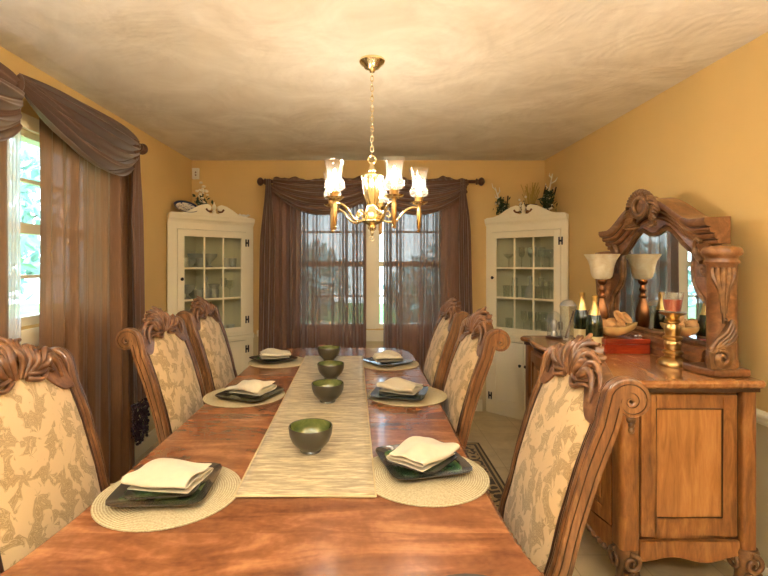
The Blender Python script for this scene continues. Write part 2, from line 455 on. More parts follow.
struct('wall_back', w, M_wall, smooth=False)
# chair rail and baseboards
def rail_prof(side):
    pass
def trim_run(name, a, b, nrm, z0, z1, prof):
    """moulding between ground points a and b, profile (out, z fraction)"""
    mb = MB(); a = Vector(a); b = Vector(b); n = Vector(nrm)
    poly = [(o, z0+(z1-z0)*f) for o, f in prof]
    mb.prism(poly, lambda o, z, d: Vector((a.x+(b.x-a.x)*d+n.x*o, a.y+(b.y-a.y)*d+n.y*o, z)), 0, 1)
    return struct(name, mb, M_cream, smooth=False)
RAILP = [(0,0),(.010,0),(.014,.2),(.010,.35),(.024,.6),(.024,.8),(.016,1),(0,1)]
BASEP = [(0,0),(.016,0),(.016,.8),(.008,1),(0,1)]
e = .0005
trim_run('trim_1', (XR-e, YF, 0), (XR-e, 3.99, 0), (-1, 0, 0), .725, .785, RAILP)
trim_run('trim_2', (XL+e, YF, 0), (XL+e, 3.95, 0), (1, 0, 0), .725, .785, RAILP)
trim_run('trim_3', (-1.05, YB-e, 0), (B1[0]-.09, YB-e, 0), (0, -1, 0), .725, .785, RAILP)
trim_run('trim_4', (B2[1]+.09, YB-e, 0), (1.14, YB-e, 0), (0, -1, 0), .725, .785, RAILP)
trim_run('baseboard_right', (XR-e, YF, 0), (XR-e, 3.99, 0), (-1, 0, 0), 0, .11, BASEP)
trim_run('baseboard_left', (XL+e, YF, 0), (XL+e, 3.95, 0), (1, 0, 0), 0, .11, BASEP)
trim_run('baseboard_back', (-1.05, YB-e, 0), (1.14, YB-e, 0), (0, -1, 0), 0, .11, BASEP)

def window(name, fn, a0, a1, z0, z1, dpt=.05):
    """fn(a, depth, z): a along the wall, depth positive to the outside"""
    def bx(mb, p0, p1, d0, d1, q0, q1):
        vs = [Vector(fn(a, d, z)) for z in (q0, q1) for d in (d0, d1) for a in (p0, p1)]
        mb.add(vs, [(0,2,3,1),(4,5,7,6),(0,1,5,4),(2,6,7,3),(0,4,6,2),(1,3,7,5)])
    fr = MB(); s = .035; zm = (z0+z1)/2
    bx(fr, a0, a0+s, .01, .09, z0, z1); bx(fr, a1-s, a1, .01, .09, z0, z1)
    bx(fr, a0+s, a1-s, .01, .09, z0, z0+.045); bx(fr, a0+s, a1-s, .01, .09, z1-s, z1)
    bx(fr, a0+s, a1-s, .02, .08, zm-.026, zm+.026)
    for zz in ((z0+zm)/2, (z1+zm)/2): bx(fr, a0+s, a1-s, .035, .065, zz-.009, zz+.009)
    o = struct(name, fr, M_cream, smooth=False)
    g = MB(); bx(g, a0+s, a1-s, .048, .052, z0+.045, z1-s)
    P('window_pane', g, M_pane, o, smooth=False)
    return o
fb = lambda a, d, z: (a, YB+d, z)
window('window_1', fb, B1[0], B1[1], *BZ)
window('window_2', fb, B2[0], B2[1], *BZ)
fl = lambda a, d, z: (XL-d, a, z)
ym = (LW[0]+LW[1])/2
window('window_3', fl, ym+.03, LW[1], LW[2], LW[3])
window('window_4', fl, LW[0], ym-.03, LW[2], LW[3])
struct('trim_5', MB().box(XL-.10, XL+.014, ym-.03, ym+.03, LW[2], LW[3]), M_cream, smooth=False)
# casings and sills
c = MB(); k = .07
c.box(B1[0]-k, B1[0], YB-.018, YB-e, BZ[0]-.02, BZ[1]+k).box(B2[1], B2[1]+k, YB-.018, YB-e, BZ[0]-.02, BZ[1]+k)
c.box(B1[0], B2[1], YB-.018, YB-e, BZ[1], BZ[1]+k).box(B1[1], B2[0], YB-.018, YB-e, BZ[0], BZ[1])
c.box(B1[0]-.1, B2[1]+.1, YB-.032, YB-e, BZ[0]-.045, BZ[0]-.015).box(B1[0]-k, B2[1]+k, YB-.02, YB-e, BZ[0]-.12, BZ[0]-.045)
struct('trim_6', c, M_cream, smooth=False)
c = MB()
c.box(XL+e, XL+.018, LW[0]-k, LW[0], LW[2]-.02, LW[3]+k).box(XL+e, XL+.018, LW[1], LW[1]+k, LW[2]-.02, LW[3]+k)
c.box(XL+e, XL+.018, LW[0], LW[1], LW[3], LW[3]+k)
c.box(XL+e, XL+.022, LW[0]-.09, LW[1]+.09, LW[2]-.045, LW[2]-.015).box(XL+e, XL+.016, LW[0]-k, LW[1]+k, LW[2]-.11, LW[2]-.045)
struct('trim_7', c, M_cream, smooth=False)

# ------------------------------------------------------------------ garden seen through the windows
o = struct('garden_lawn', MB().box(-16, 16, -14, 22, -.5, -.4), M_lawn, smooth=False)
def tree(x, y, h, r, label, seed, n=1500, cz=.62):
    rnd = random.Random(seed); t = T('garden_tree', label, 'tree', (x, y, -.4))
    tr = MB(); tr.tube([(0,0,0),(.05,.03,h*.3),(0,0,h*.7)], [r*.07, r*.055, r*.02], 8)
    for k in range(7):
        a = k*2.4; tr.tube([(0,0,h*(.2+.07*k)), (r*.4*cos(a), r*.4*sin(a), h*(.33+.07*k)), (r*.75*cos(a), r*.75*sin(a), h*(.42+.07*k))], [r*.03, r*.02, r*.008], 6)
    P('trunk', tr, M_bark, t)
    f = MB()
    for k in range(n):
        u = rnd.uniform(-1, 1); a = rnd.uniform(0, 2*pi); q = rnd.random()**.4
        p = Vector((r*q*sqrt(1-u*u)*cos(a), r*q*sqrt(1-u*u)*sin(a), h*cz+h*.38*q*u))
        s = rnd.uniform(.09, .2); d = Vector((rnd.gauss(0,1), rnd.gauss(0,1), rnd.gauss(0,1))).normalized(); b = d.orthogonal().normalized()
        c2 = d.cross(b)
        f.add([p-d*s, p+b*s*.4+c2*.02, p+d*s, p-b*s*.4+c2*.02], [(0,1,2,3)])
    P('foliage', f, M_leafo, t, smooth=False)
    return t
tree(-1.75, 9.5, 2.6, 1.5, 'rounded green tree outside the left half of the back window', 1, 1700, .55)
tree(1.7, 9.0, 2.3, 1.3, 'rounded green tree outside the right half of the back window', 2, 1500, .55)
tree(-6.2, 6.8, 4.2, 1.7, 'tall leafy tree outside the window in the left wall', 3, 1300, .6)

# ------------------------------------------------------------------ curtains
def curtain(name, fn, a0, a1, z0, z1, folds, amp, mat, label, cat='curtain', seed=0, flare=0, nv=36, group=None, lean=None):
    """fn(a, out, z)"""
    rnd = random.Random(seed); ph = [rnd.uniform(0, 6.28) for _ in range(6)]
    mb = MB()
    def f(u, v):
        z = z0+(z1-z0)*v; t = 1-v
        uu = u+.012*sin(9*u+ph[0]+2*t)*t
        w = sin(2*pi*folds*uu+ph[1]+.7*sin(2*pi*1.3*u+ph[2]))
        w2 = sin(2*pi*folds*1.7*uu+ph[3]+t*.8)
        o = amp*(.55+.45*sin(2*pi*1.9*u+ph[4]))*(.62*w+.3*w2)*(.75+.25*t)+.004*sin(31*u+8*t+ph[5])
        a = a0+(a1-a0)*u
        if flare: a += flare*t*t*(u-.0)
        if lean: a += lean(u, t)
        return fn(a, o, z)
    mb.grid(f, int(folds*16), nv)
    o = P(name, mb, mat, ang=180); tag(o, label, cat, group); return o
cb = lambda a, o, z: (a, 4.43-o, z)
cl = lambda a, o, z: (-1.600+o, a, z)
ZR = 2.206
cbc = lambda a, o, z: (a, 4.465-o, z)
clc = lambda a, o, z: (-1.615+o, a, z)
curtain('curtain', cbc, -.925, .012, .02, ZR-.02, 11, .085, M_curt, 'sheer brown curtain panel covering the left half of the back window', seed=3)
curtain('curtain', cbc, .175, .93, .02, ZR-.02, 9, .085, M_curt, 'sheer brown curtain panel covering the right half of the back window', seed=8)
curtain('curtain', clc, 2.335, 3.30, .02, 2.24, 9, .055, M_curtL, 'long golden brown curtain panel on the left wall right of the bare window glass', seed=5)
curtain('curtain', clc, 1.15, 2.14, .02, 2.24, 9, .055, M_curtL, 'brown curtain panel at the left frame edge left of the white sheer', seed=6)
curtain('sheer_curtain', lambda a, o, z: (-1.645+o*.4, a, z), 2.13, 2.245, .3, 2.2, 2, .018, M_wsheer, 'narrow white sheer between the two brown panels of the left wall window', seed=9)

def rod(label, fn, a0, a1, z, brk, dist):
    mid = fn((a0+a1)/2, 0, z); t = T('curtain_rod', label, 'curtain rod', mid)
    P('pole', MB().tube([fn(a0, 0, z), fn(a1, 0, z)], .016, 14), M_rod, t, world=True)
    for a, s in ((a0, -1), (a1, 1)):
        m = MB(); pts = []; rs = []
        for q, r in ((0,.016),(.008,.03),(.016,.03),(.022,.017),(.03,.022),(.042,.036),(.056,.041),(.07,.036),(.082,.022),(.088,.006)):
            pts.append(fn(a+s*q, 0, z)); rs.append(r)
        m.tube(pts, rs, 16); P('finial', m, M_rod, t, world=True)
    for a in brk:
        m = MB().tube([fn(a, 0, z-.022), fn(a, -dist*.6, z-.03), fn(a, -dist+.012, z-.03)], .008, 8)
        m.lathe([(.022, 0), (.022, .008), (.01, .012)], (0,0,0), 14, None)
        # turn the little rose to the wall
        k = len(m.v)-42; q = Vector(fn(a, -dist, z-.03)); ax = (Vector(fn(a, 0, z))-Vector(fn(a, -1, z))).normalized(); rot = Vector((0,0,1)).rotation_difference(ax).to_matrix()
        for i in range(k, len(m.v)): m.v[i] = tuple(q+rot @ Vector(m.v[i]))
        P('bracket', m, M_rod, t, world=True)
    return t
rod('dark wooden curtain rod with ball finials above the back window', cb, -.93, 1.04, ZR, (-.86, .97), .145)
rod('dark wooden curtain rod with ball finial on the left wall', cl, .85, 3.32, 2.255, (.95, 3.27), .087)

def swag_mesh(fn, A, B, sag_top, sag_bot, spreadA, spreadB, out, pleats, peak=.5, pw=2.0, nu=44, nv=60, base=.0, amp=1.0):
    """A,B = (a,z) ends; spread = how far the gathered cloth reaches down at each end"""
    def f(u, v):
        a = A[0]+(B[0]-A[0])*u
        zt = A[1]+(B[1]-A[1])*u
        sp = spreadA*(1-u)+spreadB*u
        if u < peak: q = 1-abs(1-u/peak)**pw
        else: q = 1-abs((u-peak)/(1-peak))**pw
        z = zt-sp*v-(sag_top+(sag_bot-sag_top)*v)*q
        g = (.10+.90*q)*amp
        o = base+out*(.35+.65*sin(pi*min(1, v*1.02)))*(.25+.75*q)
        o += .022*sin(2*pi*pleats*v+2.6*u+.9*sin(5*u))*g+.009*sin(2*pi*pleats*2.3*v-4*u)*g
        return fn(a+.01*sin(7*v)*(1-q), o, z)
    return MB().grid(f, nu, nv)
def tail_mesh(fn, a0, a1, z1, z0, out, pleats, taper, amp=.018):
    def f(u, v):
        top = (a0+a1)/2
        wv = sstep(0, .35, v)
        a = top+(u-.5)*(a1-a0)*(.35+.65*wv)+taper*v
        zb = z0+(.22*(1-u) if taper >= 0 else .22*u)*0
        z = z1-(z1-zb)*v
        return fn(a, out+amp*sin(2*pi*pleats*u+1.5*v), z)
    return MB().grid(f, 40, 30)
def fringe(parent, fn, a0, a1, z, out, n, rows, seed):
    rnd = random.Random(seed); m = MB()
    for i in range(n):
        a = a0+(a1-a0)*i/(n-1); L = rnd.randint(rows-3, rows)
        for j in range(L):
            m.sphere(fn(a+rnd.uniform(-.006, .006), out+rnd.uniform(-.008, .008), z-.012-j*.021), .0115, 7, 5)
    q = P('beaded_fringe', m, M_bead, parent, world=True); q['kind'] = 'stuff'; return q
sc = T('window_scarf', 'brown draped scarf with two swags and side tails over the back window', 'window scarf', (0, 4.40, ZR))
P('swag', swag_mesh(cb, (-.86, ZR+.012), (.05, ZR+.012), .02, .20, .12, .16, .07, 5, .48, 2.0, base=.05), M_swag, sc, world=True, ang=180)
P('swag', swag_mesh(cb, (.04, ZR+.012), (.95, ZR+.012), .02, .20, .16, .12, .075, 5, .52, 2.0, base=.052), M_swag, sc, world=True, ang=180)
P('tail', tail_mesh(cb, -.965, -.82, ZR+.01, .35, .085, 3, -.02), M_swag, sc, world=True, ang=180)
tl = P('tail', tail_mesh(cb, .84, .965, ZR+.01, .82, .085, 3, .03), M_swag, sc, world=True, ang=180)
fringe(tl, cb, .90, .99, .82, .085, 6, 9, 4)
# gathered heading standing above the rod
hd = MB()
def head(u, v):
    a = -.86+1.80*u
    hh = .03+.012*sin(23*u)+.010*sin(57*u+1)+(.035*math.exp(-((u-.5)/.07)**2))
    ang = v*1.6*pi
    return cb(a, .03+.024*cos(ang*.62)+.007*sin(190*u+3*v), ZR-.02+(hh+.02)*v+.004*sin(130*u))
hd.grid(head, 220, 8); P('gathered_heading', hd, M_swag, sc, world=True, ang=180)

sl = T('window_scarf', 'brown draped scarf swagged over the rod on the left wall', 'window scarf', (-1.60, 2.2, 2.25))
P('swag', swag_mesh(cl, (2.095, 2.285), (3.215, 2.27), -.02, .21, .06, .13, .065, 5, .60, 2.0, nu=60, nv=76, base=.045, amp=1.9), M_swag, sl, world=True, ang=180)
P('swag', swag_mesh(cl, (1.0, 2.235), (2.115, 2.245), -.02, .14, .2, .20, .065, 4, .55, 3.5, nu=60, nv=76, base=.045, amp=1.9), M_swag, sl, world=True, ang=180)
tt = P('tail', tail_mesh(cl, 3.07, 3.23, 2.26, .50, .06, 2.5, .07), M_swag, sl, world=True, ang=180)
fringe(tt, cl, 3.12, 3.33, .50, .06, 9, 14, 6)
P('scarf_knot', MB().sphere(cl(2.105, .055, 2.24), .022, 16, 12, (.8, .8, 1.9)), M_swag, sl, world=True)

# ------------------------------------------------------------------ rug and table
tag(P('area_rug', MB().box(-1.08, 1.08, -1.67, 1.67, 0, .008), M_rug, smooth=False), 'tan rug with dark scrolling border under the dining table', 'rug').location = (-.175, 2.07, .0005)
RZ = .0095
TZ = .76
def tright(y):
    return interp([(.5,.36),(.75,.405),(.95,.40),(1.1,.368),(1.25,.357),(3.4,.355),(3.6,.335),(3.70,.29),(3.75,.22)], y)
def tleft(y):
    return interp([(.5,-.77),(.75,-.81),(.95,-.80),(1.1,-.778),(1.25,-.766),(3.4,-.764),(3.6,-.745),(3.70,-.70),(3.75,-.63)], y)
tb = T('dining_table', 'long figured wood dining table set for six down the middle of the room', 'dining table', (-.205, 2.1, RZ))
def topseg(y0, y1):
    ys = [y0+(y1-y0)*i/24 for i in range(25)]
    poly = [(tright(y), y) for y in ys]+[(tleft(y), y) for y in reversed(ys)]
    return MB().prism(poly, lambda a, b, d: (a, b, d), TZ-.034, TZ)
P('top_section', topseg(.5, 2.019), M_table, tb, world=True, smooth=False, bevel=.004)
P('table_leaf', topseg(2.0205, 2.7895), M_table, tb, world=True, smooth=False, bevel=.0015)
P('top_section', topseg(2.791, 3.75), M_table, tb, world=True, smooth=False, bevel=.004)
ed = MB(); ys = [.5+3.25*i/520 for i in range(521)]
loop = [(tright(y)+.003, y, TZ-.022) for y in ys]+[(x, 3.753, TZ-.022) for x in [.22-.85*i/60 for i in range(1, 60)]]+[(tleft(y)-.003, y, TZ-.022) for y in reversed(ys)]
ed.tube(loop, [.011+.003*sin(i*1.55) for i in range(len(loop))], 8); P('carved_edge', ed, M_edge, tb, world=True)
P('apron', MB().box(-.66, -.63, .7, 3.66, TZ-.13, TZ-.035).box(.22, .25, .7, 3.66, TZ-.13, TZ-.035).box(-.66, .25, .68, .71, TZ-.13, TZ-.035).box(-.66, .25, 3.65, 3.68, TZ-.13, TZ-.035), M_chair, tb, world=True, smooth=False)
for x, y in ((-.52,.80),(.11,.80),(-.52,3.6),(.11,3.6)):
    P('leg', MB().lathe([(.035,RZ),(.05,.05),(.045,.09),(.03,.12),(.04,.2),(.06,.35),(.065,.45),(.05,.55),(.035,.6),(.055,.63),(.055,.725)], (x, y, 0), 16), M_chair, tb, world=True)

# table runner
rb = [(-.374,1.346),(.031,1.346),(-.018,3.39),(-.43,3.39)]
def runf(u, v):
    x0 = rb[0][0]+(rb[3][0]-rb[0][0])*v; x1 = rb[1][0]+(rb[2][0]-rb[1][0])*v
    return (x0+(x1-x0)*u, 1.346+2.044*v, TZ+.0045+.0007*sin(14*v+5*u))
mb = MB(); mb.grid(runf, 14, 60)
rn = tag(P('table_runner', mb, M_runner, solid=.003), 'shimmering champagne runner down the middle of the table', 'table runner')
hm = MB(); pp = [runf(u/20, 0) for u in range(21)]+[runf(1, v/40) for v in range(41)]+[runf(1-u/20, 1) for u in range(21)]+[runf(0, 1-v/40) for v in range(41)]
hm.tube([(x, y, z+.0005) for x, y, z in pp], .0032, 6); P('hem', hm, plain('runner hem', (196,176,134), .7), rn)

# ------------------------------------------------------------------ place settings
def squircle(size, k=5.0):
    out = []
    for i in range(48):
        a = 2*pi*i/48; c_, s_ = cos(a), sin(a)
        r = (abs(c_)**k+abs(s_)**k)**(-1/k); out.append((size/2*r*c_, size/2*r*s_))
    return out
def plate_mesh(size, h):
    base = squircle(1.0, 7); mb = MB()
    rings = [(.0001,.006),(.3,.006),(.60,.006),(.70,.010),(.80,.40*h+.006),(.97,h-.002),(1.0,h),(1.0,h-.003),(.80,.006),(.62,.0),(.3,0),(.0001,0)]
    n = 48
    vs = [(size*s*x*(1 if s < .9 else 1), size*s*y, z) for s, z in rings for x, y in base]
    fs = []; mi = []
    for j in range(len(rings)-1):
        for i in range(n):
            fs.append((j*n+i, j*n+(i+1) % n, (j+1)*n+(i+1) % n, (j+1)*n+i)); mi.append(1 if j < 4 else 0)
    mb.add(vs, fs); mb.mi = mi
    return mb
def napkin_mesh(seed, w=.135, L=.185):
    rnd = random.Random(seed); ph = [rnd.uniform(0, 6) for _ in range(6)]
    path = []
    def seg(x0, x1, z, n):
        for i in range(n+1): path.append((x0+(x1-x0)*i/n, z))
    def fold(x, z0, z1, sgn):
        r = (z1-z0)/2
        for i in range(1, 6):
            a = -pi/2+pi*i/6; path.append((x+sgn*r*1.5*cos(a), (z0+z1)/2+r*sin(a)))
    h = .014
    seg(-w/2, w/2, .004, 14); fold(w/2, .004, .004+h, 1); seg(w/2, -w/2, .004+h, 14); fold(-w/2, .004+h, .004+2*h, -1); seg(-w/2, w/2-.006, .004+2*h, 14)
    n = len(path)
    def f(u, v):
        x, z = path[min(n-1, int(round(v*(n-1))))]
        y = (u-.5)*L
        lay = z/(.004+2*h)
        y *= 1-.05*lay*sin(ph[0])
        y += .10*lay*x*sin(ph[1])                       # upper layers skewed
        x += .16*lay*y*cos(ph[2])
        puff = .020*lay*(1-(2*(u-.5))**2)*max(0, 1-(2*x/w)**2*.7)
        zz = z+puff+.0065*lay*sin(34*y+ph[3]+22*x)+.004*lay*sin(60*x+ph[4]-25*y)
        return (x, y, zz)
    return MB().grid(f, 22, n)
mat_proto = None
SETS = [  # side, mat x, y, plate centre, plate rot, small rot, napkin rot, words
 ('left',  -.568, 1.372, (-.580,1.385), 3,   8,  82, 'at the nearest left place of the table'),
 ('left',  -.610, 2.385, (-.577,2.366), -22, -30, 68, 'at the middle left place of the table'),
 ('left',  -.590, 3.210, (-.630,3.235), 40, 20, 108, 'at the farthest left place of the table'),
 ('right',  .188, 1.492, (.188,1.556), 14.5, 54, 138, 'at the nearest right place of the table'),
 ('right',  .215, 2.400, (.177,2.380), -14, -6, 66, 'at the middle right place of the table'),
 ('right',  .160, 3.150, (.150,3.145), 34, 20, 98, 'at the farthest right place of the table'),
]
pm = None
for i, (sd, mx, my, pc, r1, r2, r3, wd) in enumerate(SETS):
    z = TZ+.0008
    if i == 0:
        mm = MB().lathe([(.195,0),(.2015,.0012),(.2015,.003),(.195,.0042),(.1,.0042),(.001,.0042)], (0,0,0), 72)
        pm = P('placemat', mm, M_placemat); pl = P('dinner_plate', plate_mesh(.268, .022), [M_plate, M_green]); sp_ = P('salad_plate', plate_mesh(.195, .018), [M_plate, M_green])
        a, b, c = pm, pl, sp_
    else: a, b, c = pm.copy(), pl.copy(), sp_.copy(); [COL.objects.link(q) for q in (a, b, c)]
    a.location = (mx, my, z); b.location = (*pc, z+.0046); b.rotation_euler = (0, 0, radians(r1))
    c.location = (pc[0]+(.004 if sd == 'left' else -.004), pc[1]-.012, z+.0046+.0135); c.rotation_euler = (radians(0), 0, radians(r2))
    tag(a, 'round woven beige placemat '+wd, 'placemat', 'placemats'); tag(b, 'large square dark glazed plate '+wd, 'plate', 'large plates')
    tag(c, 'smaller square green glazed plate stacked '+wd, 'plate', 'small plates')
    nk = P('napkin', napkin_mesh(20+i), M_napkin, solid=.0032, sub=1, ang=180)
    nk.location = (c.location.x+.006, c.location.y+.002, c.location.z+.0125); nk.rotation_euler = (0, 0, radians(r3))
    tag(nk, 'folded cream linen napkin on the plates '+wd, 'napkin', 'napkins')
q = P('dinner_plate', MB().lathe([(.001,.006),(.08,.006),(.10,.012),(.135,.024),(.137,.022),(.10,.006),(.08,0),(.001,0)], (0,0,0), 48), M_plate); q.location = (.21, .845, TZ+.0008)
tag(q, 'dark round plate cut off by the bottom edge at the near end of the table', 'plate')
# bowls
bp = None
for i, (x, y, wd) in enumerate([(-.193,1.67,'nearest'),(-.180,2.27,'second nearest'),(-.198,2.72,'third nearest'),(-.25,3.24,'farthest')]):
    if i == 0:
        m = MB(); m.lathe([(.001,.0),(.036,0),(.038,.004),(.036,.008),(.050,.02),(.066,.038),(.075,.060),(.0785,.088)], (0,0,0), 40, cap=False)
        m.lathe([(.0785,.088),(.077,.0905),(.0745,.089)], (0,0,0), 40, cap=False)
        bp = P('bowl', m, M_bowl)
        inn = MB().lathe([(.0745,.089),(.0715,.062),(.062,.042),(.044,.022),(.02,.014),(.001,.013)], (0,0,0), 40, cap=False)
        P('glazed_inside', inn, M_bowlin, bp, label='glossy olive green glazed inside'); b = bp
        b.location = (x, y, TZ+.0066)
    else: b = dup(bp, (x, y, TZ+.0066))
    tag(b, wd+' of the four dark olive bowls lined up on the runner', 'bowl', 'bowls on the runner')

# ------------------------------------------------------------------ chairs
YBK = [(0,-.325),(.15,-.275),(.3,-.25),(.45,-.24),(.55,-.258),(.64,-.285),(.73,-.305),(.815,-.33),(.88,-.349),(.94,-.37),(1.0,-.393),(1.04,-.41),(1.10,-.438),(1.25,-.505)]
def yb(z): return interp(YBK, z)
def ptop(s):                                          # bell shaped top of the upholstery
    return 1.008+.10*(1-sstep(.05, .20, abs(s)))
def rtop(s):
    return 1.094+.045*(1-sstep(.0, .22, abs(s)))
def post_mesh(sx):
    pts = [Vector((yb(z), z)) for z in [0,.08,.15,.22,.3,.38,.45,.5,.55,.6,.64,.7,.76,.815,.85,.88,.91,.94,.97,1.0]]
    hs = [.020,.021,.022,.023,.024,.026,.026,.026,.025,.023,.022,.022,.023,.024,.0245,.025,.026,.026,.026,.025]
    # roll over backwards into the scroll; centre behind the post top
    cx, cz = -.448, 1.070
    N = 30
    for i in range(N+1):
        t = i/N; a = radians(160)-radians(500)*t        # up the front, over the top, down the back, under and in
        r = .037*(1-t)+.009*t
        pts.append(Vector((cx-r*cos(a), cz+r*sin(a)))); hs.append(.020*(1-t)**.8+.006)
    out = MB(); w = .0215
    sec = []; gr = []
    def pt(a, b, g=0): sec.append((a, b)); gr.append(g)
    # closed outline of the moulded section; g marks the dark groove that follows
    pt(-.9,-1); pt(-1,-.8); pt(-1,-.52,1); pt(-.86,-.46,1); pt(-1,-.40); pt(-1,.40,1); pt(-.86,.46,1); pt(-1,.52); pt(-1,.86); pt(-.9,1.0)
    pt(-.66,1.02,1); pt(-.58,.86,1); pt(-.5,1.0); pt(-.25,1.1); pt(.25,1.1); pt(.5,1.0,1); pt(.58,.86,1); pt(.66,1.02)
    pt(.9,1); pt(1,.86); pt(1,.52,1); pt(.86,.46,1); pt(1,.40); pt(1,-.40,1); pt(.86,-.46,1); pt(1,-.52); pt(1,-.8); pt(.9,-1)
    vs = []; n = len(sec)
    for i, p in enumerate(pts):
        t = (pts[min(i+1, len(pts)-1)]-pts[max(i-1, 0)]).normalized(); nr = Vector((t.y, -t.x))   # towards the front (+y) for an upward path
        for a, b in sec:
            q = p+nr*b*hs[i]; vs.append((sx+a*w, q.x, q.y))
    fs = []
    for i in range(len(pts)-1):
        for k in range(n): fs.append((i*n+k, i*n+(k+1) % n, (i+1)*n+(k+1) % n, (i+1)*n+k))
    fs.append(tuple(range(n))); fs.append(tuple(reversed([(len(pts)-1)*n+k for k in range(n)])))
    out.add(vs, fs); out.mi = gr*(len(pts)-1)+[0, 0]
    return out
def pad_mesh(front=1):
    def f(u, v):
        s = -.222+.444*u; zt = ptop(s); z = .50+(zt-.50)*v
        bul = (1-(2*abs(u-.5))**4)*(1-(2*abs(v-.5))**6)
        y = yb(z)+front*(.018+.026*bul); return (s, y, z)
    return f
def make_chair():
    t = T('dining_chair', '', 'dining chair')
    for sx in (-.25, .25): P('back_post', post_mesh(sx), [M_chair, M_groove], t, ang=28)
    m = MB(); m.grid(pad_mesh(1), 40, 40); m.grid(pad_mesh(-1), 40, 40)
    F, B = pad_mesh(1), pad_mesh(-1)
    per = [(i/39, 0) for i in range(40)]+[(1, j/39) for j in range(1, 40)]+[(1-i/39, 1) for i in range(1, 40)]+[(0, 1-j/39) for j in range(1, 39)]
    n = len(per); vs = [F(*p) for p in per]+[B(*p) for p in per]
    m.add(vs, [(i, (i+1) % n, n+(i+1) % n, n+i) for i in range(n)])
    pad = P('back_cushion', m, M_damask, t, ang=60)
    # dark moulding line round the upholstery
    g = MB(); g.tube([(x, y+.004, z) for x, y, z in [F(u/40, 1) for u in range(41)]], .006, 8)
    g.tube([(x+.002, y+.002, z) for x, y, z in [F(0, v/30) for v in range(31)]], .005, 8)
    g.tube([(x-.002, y+.002, z) for x, y, z in [F(1, v/30) for v in range(31)]], .005, 8)
    P('welt', g, M_groove, pad)
    # crest rail
    A = []; Bt = []; C = []; D = []
    for i in range(49):
        s = -.235+.47*i/48; z0 = ptop(s)-.012; z1 = rtop(s)
        A.append((s, yb(z0)+.030, z0)); Bt.append((s, yb(z1)+.026, z1)); C.append((s, yb(z0)-.02, z0)); D.append((s, yb(z1)-.02, z1))
    cr = P('crest_rail', MB().strip(A, Bt, C, D), M_crest, t, ang=50, bevel=.004)
    # carved rocaille leaf fan on the crest
    cv = MB()
    ol = []
    for i in range(33):
        a = pi*i/32; r = .058+.006*cos(10*a); ol.append((1.45*r*cos(a), 1.105+r*1.05*sin(a)))
    ol = [(-.125, 1.055)]+list(reversed(ol))+[(.125, 1.055)] if False else ol+[(-.11, 1.075), (.11, 1.075)]
    cv.prism(ol, lambda a, z, d: (a, yb(z)+d, z), -.012, .014)
    K = 7
    for k in range(-K, K+1):
        th = k/K*radians(104); sg = 1 if k >= 0 else -1; f_ = abs(k)/K
        L = .120-.012*f_+(.006 if k % 2 == 0 else -.002)+(.035 if abs(k) >= K-1 else 0)
        p = []
        for j in range(13):
            q = j/12; ang = th*(.30+.70*q**.8)+sg*.30*sin(2*pi*q)*(.5+.5*f_)
            rr = L*q
            x = sin(ang)*rr*1.36+.009*k*(1-q); z = 1.076+cos(ang)*rr+.010*sin(pi*q)
            p.append((x, yb(z)+.032+.026*sin(pi*q*.95)-.006*q+(.006 if k % 2 else 0), z))
        cv.tube(p, [.0080+.0055*sin(pi*(j/12)**1.6)-.0015*(j/12)**3 for j in range(13)], 8, flat=.8)
        if k < K:      # finer ridges in the hollows
            th2 = (k+.5)/K*radians(104); p = []
            for j in range(9):
                q = .15+.85*j/8; ang = th2*(.30+.70*q**.8)+sg*.30*sin(2*pi*q)*(.5+.5*f_)
                rr = L*.86*q; z = 1.076+cos(ang)*rr+.008*sin(pi*q)
                p.append((sin(ang)*rr*1.36+.009*(k+.5)*(1-q), yb(z)+.028+.014*sin(pi*q), z))
            cv.tube(p, .0048, 6)
    for sg in (-1, 1):
        for r0 in (0, 1, 2, 3):
            p = smoothcurve([(sg*.03, .052, 1.072+.012*r0), (sg*(.08+.008*r0), .062, 1.060+.018*r0), (sg*(.128+.008*r0), .054, 1.078+.014*r0), (sg*(.165-.008*r0), .040, 1.066+.018*r0)], 5)
            cv.tube([(x, yb(z)+y-.012, z) for x, y, z in p], [.009-.005*j/len(p) for j in range(len(p))], 8)
    P('crest_carving', cv, M_crest, cr, ang=60)
    # seat
    sm = MB()
    def seat(u, v):
        x = -.255+.51*u; y = -.225+.47*v
        e_ = (1-(2*abs(u-.5))**6)*(1-(2*abs(v-.5))**6)
        return (x*(1+.06*v), y, .45+.055*max(0, e_)**.5)
    sm.grid(seat, 20, 20); sm.box(-.258, .258, -.225, .245, .42, .452); P('seat', sm, M_damask, t, ang=60)
    fr = MB().box(-.25, .25, -.22, .24, .355, .42); P('seat_rail', fr, M_chair, t, smooth=False, bevel=.006)
    for sx in (-1, 1):
        pts = smoothcurve([(sx*.225, .215, .40), (sx*.245, .245, .32), (sx*.235, .235, .2), (sx*.222, .222, .08), (sx*.235, .245, .02), (sx*.238, .25, .0)], 5)
        k = len(pts); P('front_leg', MB().tube(pts, [interp([(0,.036),(.3,.034),(.7,.019),(.88,.022),(1,.028)], i/(k-1)) for i in range(k)], 10), M_chair, t)
    return t
ch = make_chair()
